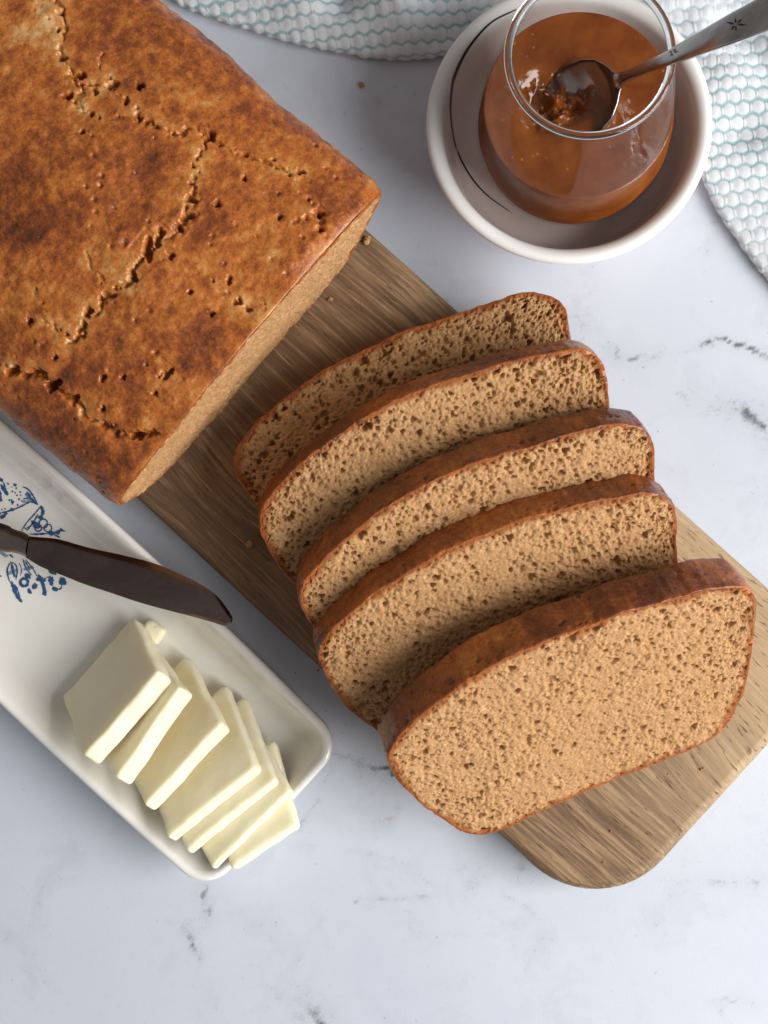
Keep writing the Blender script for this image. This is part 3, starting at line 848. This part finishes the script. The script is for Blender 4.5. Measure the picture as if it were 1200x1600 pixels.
    blob(402, 866, 40, .45, .1); blob(400, 930, 26, .9); blob(402, 960, 16); blob(490, 945, 30); blob(432, 1002, 24, .7); stroke([(440, 1005), (475, 1000), (485, 970)], 9); stroke([(355, 920), (400, 900)], 6); blob(90, 745, 20, .4)
    blob(30, 730, 40, .35, .2, True); blob(5, 900, 8)
    def fin(Vx, Fx, mat, nm):
        me = bpy.data.meshes.new(nm); me.from_pydata([tuple(v) for v in Vx], [], Fx); me.update()
        # make every print face look up
        import bmesh
        bm = bmesh.new(); bm.from_mesh(me)
        for f in bm.faces:
            f.normal_update()
            if f.normal.z < 0: f.normal_flip()
        bm.to_mesh(me); bm.free()
        return link(nm, me, mat, TRAYROOT)
    fin(V2, F2, INKP, "flower_wash"); fin(V, F, INK, "flower_print")
build_print()

# ------------------------------------------------------------------ butter pats
def build_pat(p1, p2, Ldeep, t, phi, label, seed, kz=.0052, short=0.0):
    phi = radians(phi)
    z = kz+t*cos(phi)+Ldeep*sin(phi)
    a = at(*p1, z); b = at(*p2, z)
    w = b-a; Wd = np.linalg.norm(w); w /= Wd
    e = np.array([w[1], -w[0], 0])                      # horizontal, towards the dish end
    F = e*cos(phi)+np.array([0, 0, sin(phi)]); N = -e*sin(phi)+np.array([0, 0, cos(phi)])
    O = (a+b)/2
    rng = np.random.RandomState(seed)
    nx, ny, r = 34, 30, min(.0014, t*.38)
    def axis(L, n):
        k = np.concatenate([[0, .0003, .0007, .0012], np.linspace(.0022, L-.0022, n-8), [L-.0012, L-.0007, L-.0003, L]]); return k
    xs = axis(Wd, nx)-Wd/2; ys = axis(Ldeep, ny)-Ldeep
    nz = 7
    V = []; Fc = []
    def sheet(A, B, fn, flip):
        base = sum(len(v) for v in V)
        G = fn(A, B); V.append(G.reshape(-1, 3)); Fc.append(grid_faces(A.shape[0], A.shape[1], off=base, flip=flip))
    zs = np.linspace(-t, 0, nz)
    A, B = np.meshgrid(xs, ys, indexing='ij')
    sheet(A, B, lambda A, B: np.dstack([A, B, 0*A]), False)
    sheet(A, B, lambda A, B: np.dstack([A, B, 0*A-t]), True)
    A, B = np.meshgrid(xs, zs, indexing='ij')
    sheet(A, B, lambda A, B: np.dstack([A, 0*A, B]), True); sheet(A, B, lambda A, B: np.dstack([A, 0*A-Ldeep, B]), False)
    A, B = np.meshgrid(ys, zs, indexing='ij')
    sheet(A, B, lambda A, B: np.dstack([0*A+Wd/2, A, B]), False); sheet(A, B, lambda A, B: np.dstack([0*A-Wd/2, A, B]), True)
    V = np.vstack(V)
    # round the edges: pull to a rounded box
    hx, hy, hz = Wd/2, Ldeep/2, t/2
    c = np.array([0, -Ldeep/2, -t/2]); q = V-c
    inner = np.array([hx-r, hy-r, hz-r])
    cl = np.clip(q, -inner, inner); dq = q-cl; ln = np.linalg.norm(dq, axis=1, keepdims=True)
    q = np.where(ln > 1e-9, cl+dq/np.maximum(ln, 1e-9)*np.minimum(ln, r), q)
    # soft waviness, skew and a dented rear edge, as a cut from a warm stick
    X, Y, Z = q[:, 0], q[:, 1], q[:, 2]
    q[:, 2] += .0004*fbm(X, Y, 90, 3, seed)+.00035*np.sin(X/hx*1.5+seed)*1.0
    q[:, 1] += .0005*fbm(X, Z, 160, 3, seed+1)*np.where(Y < 0, 2.2, .8)
    q[:, 0] += .0005*fbm(Y, Z, 150, 3, seed+2)+short*(Y-hy)
    V = q+c
    me = raw_mesh("butter_pat", V, np.vstack(Fc), True)
    import bmesh
    bm = bmesh.new(); bm.from_mesh(me); bmesh.ops.remove_doubles(bm, verts=bm.verts, dist=.00004); bm.to_mesh(me); bm.free()
    for p in me.polygons: p.use_smooth = True
    o = link("butter_pat", me, BUTTER); o.matrix_world = frame(O, w, F, N)
    tag(o, label, "butter pat", "pats of butter leaning in a row in the dish")
    return o
PATS = [((127, 1182), (247, 1050), .033, .0070, 50, "butter pat at the upper end of the row, its broad face fully uncovered"),
        ((177, 1217), (280, 1075), .032, .0068, 48, "second butter pat from the knife, tucked under the fully uncovered one"),
        ((224, 1260), (346, 1132), .032, .0058, 40, "third butter pat from the knife, with a small white fleck on its face"),
        ((261, 1311), (401, 1199), .032, .0052, 32, "middle butter pat with a broad crumbly exposed face"),
        ((290, 1332), (431, 1220), .031, .0046, 29, "thin butter pat directly below the broad crumbly middle one"),
        ((333, 1358), (455, 1234), .030, .0036, 26, "thinnest butter pat, last but one before the dish end"),
        ((361, 1360), (464, 1290), .028, .0046, 22, "lowest butter pat overhanging the end rim of the dish")]
for i, (a, b, L_, t_, ph, lab) in enumerate(PATS):
    build_pat(a, b, L_, t_, ph, lab, 200+i*7, kz=(.0052, .0052, .0052, .0055, .0062, .0080, .0092)[i], short=(.10, .05, .12, .16, .18, .12, .25)[i]*-1)
build_pat((241, 1010), (258, 985), .0072, .0050, 4, "small butter offcut showing behind the second pat", 301, kz=.0052)

# ------------------------------------------------------------------ butter knife
def build_knife():
    zk = .0206
    top = [(46, 838), (70, 840), (94, 843), (140, 856), (190, 867), (240, 880), (277, 895), (312, 912), (338, 930), (355, 951), (363, 964)]
    bot = [(40, 871), (65, 886), (100, 900), (130, 912), (175, 927), (217, 941), (260, 953), (303, 964), (338, 974), (352, 978), (361, 974)]
    A = catmull(np.array([at(*p, zk)[:2] for p in top]), 70); B = catmull(np.array([at(*p, zk)[:2] for p in bot]), 70)
    o0 = at(0, 842, zk); o1 = at(362, 970, zk)
    ax = (o1-o0); ax /= np.linalg.norm(ax); ay = np.array([-ax[1], ax[0], 0])
    M = frame((o0[0], o0[1], zk), ax, ay, (0, 0, 1))
    root = empty("butter_knife", M, "dark brown butter knife lying across the butter dish", "knife")
    def loc(P): return np.stack([(P-o0[:2])@ax[:2], (P-o0[:2])@ay[:2]], -1)
    A, B = loc(A), loc(B)
    v = np.linspace(0, 1, 15)
    n = len(A)
    def body(A, B, tk, drop=None):
        G = []
        P = A[:, None, :]*(1-v)[None, :, None]+B[:, None, :]*v[None, :, None]
        hgt = tk*(np.clip(1-np.abs(2*v-1)**2.2, 0, 1)**.9)
        up = np.dstack([P, np.repeat(hgt[None, :], len(A), 0)]); dn = np.dstack([P, np.repeat(-hgt[None, :], len(A), 0)])
        V = np.vstack([up.reshape(-1, 3), dn.reshape(-1, 3)])
        F = np.vstack([grid_faces(len(A), 15, flip=True), grid_faces(len(A), 15, off=len(A)*15)])
        return V, F
    V, F = body(A, B, .0013)
    # blade: thinner spine line along the upper edge
    link("blade", raw_mesh("blade", V, F, True), BLADE, root)
    # handle with its bolster, running out of the picture
    ht = [(-330, 735), (-250, 752), (-120, 786), (0, 817), (20, 826), (38, 832), (47, 838)]
    hb = [(-330, 795), (-250, 812), (-120, 838), (0, 861), (18, 863), (30, 866), (41, 871)]
    A2 = loc(catmull(np.array([at(*p, zk)[:2] for p in ht]), 90)); B2 = loc(catmull(np.array([at(*p, zk)[:2] for p in hb]), 90))
    V, F = body(A2, B2, .0021)
    link("handle", raw_mesh("handle", V, F, True), HANDLE, root)
build_knife()

# ------------------------------------------------------------------ bowl, glass, jam
def lathe(prof, n=128, smooth_n=None):
    P = np.array(prof, float)
    if smooth_n: P = catmull(P, smooth_n)
    k = len(P); a = np.arange(n)/n*2*pi
    V = np.empty((n, k, 3)); V[:, :, 0] = np.cos(a)[:, None]*P[:, 0]; V[:, :, 1] = np.sin(a)[:, None]*P[:, 0]; V[:, :, 2] = P[:, 1]
    return V.reshape(-1, 3), grid_faces(n, k, True)

BC = at(880, 240, .006)          # the bowl and the glass share this centre line, roughly
def build_bowl():
    zr = .030
    rc = at(888, 193, zr); R = .0438
    o = np.array([rc[0], rc[1], 0])
    prof = [(.0005, .0030), (.022, .0030), (.027, .0012), (.0285, .0), (.0300, .0012), (.0325, .006), (.0375, .015), (.0415, .0235), (R-.0004, .0285), (R, .0300), (R-.0006, .0311), (R-.0018, .0315), (R-.0034, .0310), (R-.0050, .0290), (.0375, .0215), (.0355, .0120), (.0335, .0080), (.0300, .0066), (.02, .0062), (.0005, .0062)]
    V, F = lathe(prof, 160, 120)
    root = empty("bowl", frame(o, (1, 0, 0), (0, 1, 0), (0, 0, 1)), "round white glazed bowl holding the jam glass", "bowl")
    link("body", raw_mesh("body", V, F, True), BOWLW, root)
    # thin dark arc ribbon along the left of the well
    Pf = catmull(np.array(prof), 400)
    i0 = np.argmax(Pf[:, 1])
    inner = Pf[i0:]
    rr, zz = inner[:, 0][::-1], inner[:, 1][::-1]
    line = np.array([(807, 15), (767, 36), (733, 74), (712, 115), (705, 150), (705, 188), (714, 234), (735, 275), (761, 305), (800, 333)], float)
    L = []
    for px, py in line:
        z = .012
        for _ in range(12):
            q = at(px, py, z)-o; z = .5*z+.5*float(np.interp(np.hypot(q[0], q[1]), rr, zz))
        L.append((q[0], q[1]))
    C = catmull(np.array(L), 120)
    T = np.gradient(C, axis=0); T /= np.linalg.norm(T, axis=1)[:, None]; N = np.stack([-T[:, 1], T[:, 0]], -1)
    s = np.linspace(0, 1, 120); w = .00030*np.sin(np.clip(s*.98+.02, 0, 1)*pi)**.4
    G = []
    for k in (-1, -.33, .33, 1):
        Q = C+N*(w*k)[:, None]; z = np.interp(np.hypot(Q[:, 0], Q[:, 1]), rr, zz)+.00022
        G.append(np.column_stack([Q, z]))
    G = np.stack(G, 1)
    link("dark_arc", raw_mesh("dark_arc", G.reshape(-1, 3), grid_faces(120, 4), True), LINE, root)
    return o
BO = build_bowl()

RIM_Z, JAM_Z, G0 = .0945, .0545, .0066
rc = at(925, 81, RIM_Z); bc = at(884, 246, G0)
GO = np.array([(rc[0]+bc[0])/2, (rc[1]+bc[1])/2, G0])
outer = [(.0005, 0.0), (.015, .0), (.018, .0006), (.0205, .003), (.0255, .011), (.0288, .021), (.0298, .030), (.0292, .040), (.0276, .053), (.0255, .067), (.0234, .079), (.0227, .0850), (.0226, .0868), (.0225, .0876)]
inner_p = [(.0221, .0884), (.0214, .0887), (.0207, .0884), (.0204, .0876), (.0205, .0865), (.0214, .0850), (.0227, .079), (.0249, .067), (.0270, .053), (.0286, .040), (.0292, .030), (.0282, .021), (.0249, .0112), (.0198, .0037), (.0172, .0016), (.012, .0013), (.0005, .0012)]
def build_glass():
    V1, F1 = lathe(catmull(np.array(outer[:-1]), 90), 192); V2, F2 = lathe(catmull(np.array(inner_p[4:]), 90), 192)
    V = np.vstack([V1, V2]); F = np.vstack([F1, F2+len(V1)])
    ob = link("drinking_glass", raw_mesh("drinking_glass", V, F, True), GLASS)
    ob.location = GO
    tag(ob, "small tulip-shaped clear glass holding jam in the white bowl", "glass")
    am, bm_ = 160, 20
    A, B = np.meshgrid(np.arange(am)/am*2*pi, np.arange(bm_)/bm_*2*pi, indexing='ij')
    G = np.dstack([(.0215+.00118*np.cos(B))*np.cos(A), (.0215+.00118*np.cos(B))*np.sin(A), .0880+.0010*np.sin(B)])
    G = np.concatenate([G, G[:, :1]], 1)
    link("rim", raw_mesh("rim", G.reshape(-1, 3), grid_faces(am, bm_+1, True), True), RIMG, ob)
    ip = np.array(inner_p)[5:]
    zi = ip[:, 1][::-1]; ri = ip[:, 0][::-1]
    # jam body: slightly into the glass so the two are in optical contact
    jz = JAM_Z-G0
    zs = np.concatenate([[.00125], np.linspace(.0014, .009, 16), np.linspace(.010, jz+.0006, 40)])
    rs = np.interp(zs, zi, ri)-.0001
    rs[0] = .002; zs = zs+.0001
    na = 160; a = np.arange(na)/na*2*pi
    side = np.empty((na, len(zs), 3)); side[:, :, 0] = np.cos(a)[:, None]*rs; side[:, :, 1] = np.sin(a)[:, None]*rs; side[:, :, 2] = zs
    R0 = rs[-1]; nr = 70
    rho = np.linspace(1, 0.004, nr)[1:]
    X = np.cos(a)[:, None]*rho*R0; Y = np.sin(a)[:, None]*rho*R0
    Z = zs[-1]-.0006*(1-rho**6)[None, :]+.00022*fbm(X, Y, 260, 3, 9)*(1-rho**8)+.0004*fbm(X, Y, 80, 2, 10)*(1-rho**4)
    def bumpat(px, py, r, hh):
        q = at(px, py, JAM_Z)-GO
        return hh*np.exp(-((X-q[0])**2+(Y-q[1])**2)/r**2)
    rough = fbm(X, Y, 300, 4, 14)
    # the spoon has dug a ragged hollow with a torn lump standing in it
    pit = np.clip(bumpat(862, 150, .0085, 1.0)+bumpat(845, 172, .006, .5)+bumpat(900, 150, .006, .5)+.25*rough*bumpat(862, 155, .010, 1.0), 0, 1)
    pit = pit*pit*(3-2*pit)
    Z = Z-.0055*pit+.0030*pit*rough+(bumpat(866, 152, .0030, .0042)+bumpat(846, 182, .0026, .003)+bumpat(880, 178, .0022, .0022))*(1+.8*rough)
    G = np.concatenate([side, np.dstack([X, Y, Z])], 1)
    k = G.shape[1]
    F = grid_faces(na, k, True)
    cap = np.array([[i*k+k-1 for i in range(na)]])
    jo = link("jam", raw_mesh("jam", G.reshape(-1, 3), [F, cap], True), JAM); jo.location = GO
    tag(jo, "amber jam filling the lower part of the tulip glass", "jam")
build_glass()

# ------------------------------------------------------------------ spoon
def build_spoon():
    neck = at(966, 126, .0640); tip = at(838, 192, .0450)
    A = tip-neck; Lb = np.linalg.norm(A); A /= Lb
    side = at(930, 205, .0590)-at(892, 97, .0590); side -= A*np.dot(side, A); side /= np.linalg.norm(side)
    Nn = np.cross(A, side); Nn *= np.sign(Nn[2])
    root = empty("spoon", frame(neck, A, np.cross(Nn, A), Nn), "steel teaspoon with engraved stars standing in the jam", "spoon")
    B = np.cross(Nn, A)
    na, nb = 44, 25
    s = np.linspace(0, 1, na); b = np.linspace(-1, 1, nb)
    wid = .0108*np.interp(s, [0, .03, .08, .18, .32, .5, .7, .85, .95, 1], [.20, .27, .50, .80, .97, 1.0, .88, .62, .34, .04])
    dep = .0058*np.interp(s, [0, .06, .18, .35, .55, .8, 1], [.02, .18, .62, .95, 1.0, .62, .0])
    S, Bb = np.meshgrid(s, b, indexing='ij')
    X = S*Lb; Y = Bb*wid[:, None]; Z = -dep[:, None]*(1-np.abs(Bb)**2.2)
    up = np.dstack([X, Y, Z]); dn = np.dstack([X, Y*1.03, Z-.0009])
    V = np.vstack([up.reshape(-1, 3), dn.reshape(-1, 3)]); off = na*nb
    F = [grid_faces(na, nb), grid_faces(na, nb, off=off, flip=True)]
    e = []
    for j in (0, nb-1):
        for i in range(na-1):
            q = [i*nb+j, (i+1)*nb+j, off+(i+1)*nb+j, off+i*nb+j]
            e.append(q if j == 0 else q[::-1])
    F.append(np.array(e))
    link("bowl", raw_mesh("bowl", V, np.vstack(F), True), SPOON, root)
    # handle: rises steeply out of the glass, then flattens
    path = [((962, 128), .0636, .0026), ((975, 121), .0668, .0017), ((1000, 110), .0775, .0020), ((1052, 87), .0985, .0027), ((1110, 60), .1140, .0034), ((1165, 35), .1235, .0040), ((1220, 10), .1300, .0045), ((1290, -22), .1350, .0050), ((1370, -60), .137, .0052), ((1410, -80), .137, .004)]
    pts = catmull(np.array([list(at(*p, z))+[w] for p, z, w in path]), 90)
    C = pts[:, :3]; W = pts[:, 3]
    T = np.gradient(C, axis=0); T /= np.linalg.norm(T, axis=1)[:, None]
    sd = np.cross(T, np.array([0, 0, 1.0])); sd /= np.linalg.norm(sd, axis=1)[:, None]
    nn = np.cross(sd, T)
    m = 24; ang = np.arange(m)/m*2*pi
    tk = .0009+.0004*np.exp(-np.linspace(0, 1, 90)*8)
    ca = np.sign(np.cos(ang))*np.abs(np.cos(ang))**.8; sa = np.sign(np.sin(ang))*np.abs(np.sin(ang))**.6
    crown = 1-.0*ca
    G = C[:, None, :]+sd[:, None, :]*(W[:, None]*ca[None, :])[:, :, None]+nn[:, None, :]*(tk[:, None]*sa[None, :]+.10*W[:, None]*(1-ca[None, :]**2))[:, :, None]
    Mi = np.array(root.matrix_world.inverted())
    def tol(Pw): return Pw@Mi[:3, :3].T+Mi[:3, 3]
    G = tol(G.reshape(-1, 3)).reshape(90, m, 3)
    GT = G.transpose(1, 0, 2).reshape(-1, 3)
    F = grid_faces(m, 90, True)
    caps = [np.array([[i*90 for i in range(m)][::-1]]), np.array([[i*90+89 for i in range(m)]])]
    link("handle", raw_mesh("handle", GT, [F]+caps, True), SPOON, root)
    # engraved starbursts
    V, Fc = [], []
    for (px, py, sz, rot) in ((1058, 68+18, .0030, .2), (1152, 34, .0036, .5), (1230, 0, .004, .3)):
        # nearest station on the handle
        best = min(range(90), key=lambda i: np.hypot(*(np.array(pxy(C[i]))-np.array((px, py)))))
        c = C[best]+nn[best]*(tk[best]+.10*W[best]+.00006)
        for k in range(6):
            a = rot+k*pi/3+(.15 if k % 2 else 0); ln = sz*(1.0 if k % 3 == 0 else .62)
            d = T[best]*cos(a)+sd[best]*sin(a)*.75; q = np.cross(nn[best], d)
            base = len(V)
            V += [c+d*sz*.12, c+d*ln*.45+q*sz*.09, c+d*ln, c+d*ln*.45-q*sz*.09]
            Fc.append([base, base+1, base+2, base+3])
    me = raw_mesh("engraving", tol(np.array(V)), np.array(Fc), False)
    link("engraving", me, ENGR, root)
def pxy(p):
    c = RC.T @ (np.asarray(p)-CP); return (600+FOC*c[0]/-c[2], 800-FOC*c[1]/-c[2])
build_spoon()

# ------------------------------------------------------------------ tea towel
def build_towel():
    edge = [(90, -190), (180, -60), (262, -2), (300, 20), (380, 48), (450, 71), (520, 87), (600, 96), (660, 98), (705, 92), (750, 76), (800, 58), (860, 50), (930, 58), (1000, 95), (1045, 150), (1075, 230), (1100, 296), (1130, 352), (1165, 402), (1200, 444), (1270, 520), (1360, 600)]
    far = [(-60, -420), (40, -420), (140, -420), (200, -420), (270, -420), (350, -420), (430, -420), (510, -430), (600, -440), (690, -450), (780, -450), (900, -450), (1020, -450), (1150, -440), (1300, -400), (1420, -300), (1500, -180), (1540, -40), (1560, 80), (1580, 200), (1600, 300), (1620, 420), (1640, 520)]
    n = 760
    E_ = np.array([at(*p)[:2] for p in edge]); D_ = np.array([at(*p)[:2] for p in far])
    tt = catmull(np.hstack([E_, D_]), 3000)
    L = np.concatenate([[0], np.cumsum(np.linalg.norm(np.diff(tt[:, :2], axis=0), axis=1))])
    s = np.linspace(0, L[-1], n)
    C = np.stack([np.interp(s, L, tt[:, k]) for k in (0, 1)], -1); D = np.stack([np.interp(s, L, tt[:, k]) for k in (2, 3)], -1)
    C = C+.0009*np.stack([fbm(s, s*0, 160, 3, 93), fbm(s, s*0+9, 160, 3, 94)], -1)*np.array([.6, 1])+.00025*np.sin(s/.0046*2*pi)[:, None]*np.array([0, 1])
    dv = D-C; ln = np.linalg.norm(dv, axis=1)[:, None]; dirv = dv/ln
    # cloth coordinate t from the folded edge inwards: underside, fold, top
    t = np.concatenate([np.linspace(-.010, -.0045, 4), np.arange(-.004, .050, .00030), np.arange(.052, .10, .002)])
    hh = .0042
    def fold(t):
        d = np.where(t < 0, -t*.9, 0); z = np.where(t < 0, .0006, 0)
        r = hh/2; arc = pi*r
        a = np.clip(t/arc, 0, 1)*pi
        d = np.where(t >= 0, r*(1-np.sin(a))*.9, d+r*.9); z = np.where(t >= 0, r*(1-np.cos(a))+.0006, z)
        over = np.clip(t-arc, 0, None)
        d = d+over; z = z+.0022*(1-np.exp(-over/.010))
        return d, z
    d1, z1 = fold(t)
    SS, TT = np.meshgrid(s, t, indexing='ij')
    P = C[:, None, :]+dirv[:, None, :]*d1[None, :, None]
    X, Y = P[:, :, 0], P[:, :, 1]
    amp = np.clip((TT-.004)/.02, 0, 1)
    Z = np.repeat(z1[None, :], n, 0)+.0034*amp*(fbm(X, Y, 34, 3, 71)+.3)
    # folds: a soft ridge near (540,0) and one right of the bowl
    def ridge(p, q, w, h):
        a = at(*p)[:2]; b = at(*q)[:2]
        return h*np.exp(-(seg_dist(X, Y, [tuple(a), tuple(b)])/w)**2)
    Z += amp*(ridge((500, -60), (530, 20), .005, -.005)+ridge((590, -60), (640, 50), .009, .006)+ridge((430, -60), (470, 20), .008, .003)+ridge((1140, 60), (1200, 130), .006, -.0045)+ridge((1110, 150), (1240, 90), .010, .003)+ridge((1130, 220), (1260, 190), .006, -.0022))
    # keep low under the bowl
    db = np.hypot(X-BO[0], Y-BO[1])
    lim = .0028+np.clip(db-.036, 0, 1)*.95
    near = (db < .055)
    Z = np.where(near, np.minimum(Z, np.maximum(lim, .0012)), Z)
    # honeycomb weave: cells 5.3 mm apart
    uu = (X*cos(.10)+Y*sin(.10)) ; vv = (-X*sin(.10)+Y*cos(.10))
    vv = vv - np.where(TT < pi*hh/2, (TT-pi*hh/2)*0, 0)
    # follow the cloth, not the plan: compress round the fold
    p1 = .0046; p2 = .0041
    cu = uu+.0012*fbm(X, Y, 30, 2, 81); cv = vv+.0012*fbm(X, Y, 30, 2, 82)+np.where(TT < .006, (.006-TT)*-.45, 0)
    row = np.floor(cv/p2); fv = cv/p2-row
    best = None
    def celld(r):
        sh = np.where(np.mod(r, 2) == 0, 0, .5)
        k = np.round(cu/p1-sh)
        dx = cu-(k+sh)*p1; dy = cv-(r+.5)*p2
        return np.hypot(dx, dy*1.02), dx, dy
    ds = [celld(row+k) for k in (-1, 0, 1)]
    dd = np.stack([q[0] for q in ds]); i = np.argmin(dd, 0)
    d = np.take_along_axis(dd, i[None], 0)[0]
    dx = np.take_along_axis(np.stack([q[1] for q in ds]), i[None], 0)[0]; dy = np.take_along_axis(np.stack([q[2] for q in ds]), i[None], 0)[0]
    srt = np.sort(dd, 0)
    dx2 = np.abs(np.abs(dx)-p1/2)
    # distance to the hexagon rim
    hexr = .55*np.maximum(np.abs(dx), np.abs(dx)*.5+np.abs(dy)*.866)+.45*d
    rimd = p1/2-hexr
    puff = np.clip(rimd/(p1*.5), 0, 1)
    Z = Z+.00062*np.sqrt(puff)
    vert = (np.abs(dx) > np.abs(dx)*.5+np.abs(dy)*.866)          # upright sides carry a white thread
    teal = np.clip(1-rimd/.00078, 0, 1)
    thread = np.exp(-(dx2/.00026)**2)*vert
    Z = Z+.0005*thread
    teal = np.clip(teal*1.25, 0, 1)*(1-.95*thread)*(.75+.5*fbm(X, Y, 60, 2, 91))
    teal = teal*(1+.2*fbm(X, Y, 400, 2, 83))
    V = np.stack([X, Y, Z], -1).reshape(-1, 3)
    me = raw_mesh("tea_towel", V, grid_faces(n, len(t), flip=True), True, {'teal': teal})
    o = link("tea_towel", me, TOWEL)
    tag(o, "white and teal honeycomb-weave tea towel folded behind the bowl", "tea towel")
build_towel()

# ------------------------------------------------------------------ stray crumbs
def build_crumb(px, py, z, size, seed, label):
    rng = np.random.RandomState(seed)
    nu, nv = 10, 7
    u = np.arange(nu)/nu*2*pi; v = np.linspace(.02, pi-.02, nv)
    U, W = np.meshgrid(u, v, indexing='ij')
    r = size*(1+.35*rng.uniform(-1, 1, U.shape)); r[:, 0] = r[0, 0]; r[:, -1] = r[0, -1]
    V = np.stack([r*np.sin(W)*np.cos(U)*1.3, r*np.sin(W)*np.sin(U), r*np.cos(W)*.7], -1).reshape(-1, 3)
    p = at(px, py, z)
    me = raw_mesh("bread_crumb", V, grid_faces(nu, nv, True, flip=True), False, {'edge': np.full(len(V), .3)})
    o = link("bread_crumb", me, CRUMB); o.location = (p[0], p[1], z+size*.62)
    o.rotation_euler = (0, 0, rng.uniform(0, 6))
    tag(o, label, "bread crumb", "stray bread crumbs")
build_crumb(565, 134, 0, .0009, 1, "pale bread crumb on the marble between the towel and the loaf")
build_crumb(402, 1035, 0, .0006, 2, "tiny brown bread crumb on the marble between dish and board")
build_crumb(390, 851, BOARD_Z, .0011, 3, "bread crumb at the left corner of the second slice")
build_crumb(574, 376, BOARD_Z, .0011, 4, "bread crumb on the board at the right end of the loaf cut")
build_crumb(1128, 1128, BOARD_Z, .0010, 6, "bread crumb at the right foot of the frontmost slice")
build_crumb(1085, 1163, BOARD_Z, .0006, 7, "tiny bread crumb on the board below the frontmost slice")
build_crumb(516, 468, BOARD_Z, .0007, 5, "small bread crumb on the board in front of the loaf")

def build_dust():
    rng = np.random.RandomState(12); V, F = [], []
    spots = []
    for _ in range(60):   # between loaf and fan
        spots.append((rng.uniform(300, 640), rng.uniform(430, 760), BOARD_Z))
    for _ in range(40):   # in front of the fan
        spots.append((rng.uniform(800, 1180), rng.uniform(1150, 1350), BOARD_Z))
    for _ in range(14):
        spots.append((rng.uniform(360, 560), rng.uniform(1000, 1180), 0.0))
    for px, py, z in spots:
        p = at(px, py, z)
        if z > 0:
            q = p-BL; y = float(np.dot(q, BAY)); x = float(np.dot(q, BAX))
            if not (.004 < y < float(np.dot(BR-BL, BAY))-.004): continue
            if px > 800 and (py < 1290-.42*(px-760) or x > float(np.dot(at(1023, 1362, BOARD_Z)-BL, BAX))-.008): continue
        r = .00012+.00035*rng.rand()**2.5
        b = len(V)
        for d in ((1, 0, 0), (-1, 0, 0), (0, 1, 0), (0, -1, 0), (0, 0, 1), (0, 0, -.6)):
            V.append(p+np.array([0, 0, r*.6])+r*np.array(d)*rng.uniform(.6, 1.4))
        for t in ((0, 2, 4), (2, 1, 4), (1, 3, 4), (3, 0, 4), (2, 0, 5), (1, 2, 5), (3, 1, 5), (0, 3, 5)):
            F.append([b+k for k in t])
    me = raw_mesh("crumb_dust", np.array(V), np.array(F), False, {'edge': np.full(len(V), .25)})
    o = link("crumb_dust", me, CRUMB)
    tag(o, "fine dust of bread crumbs on the board and marble", "crumb dust", kind="stuff")
build_dust()
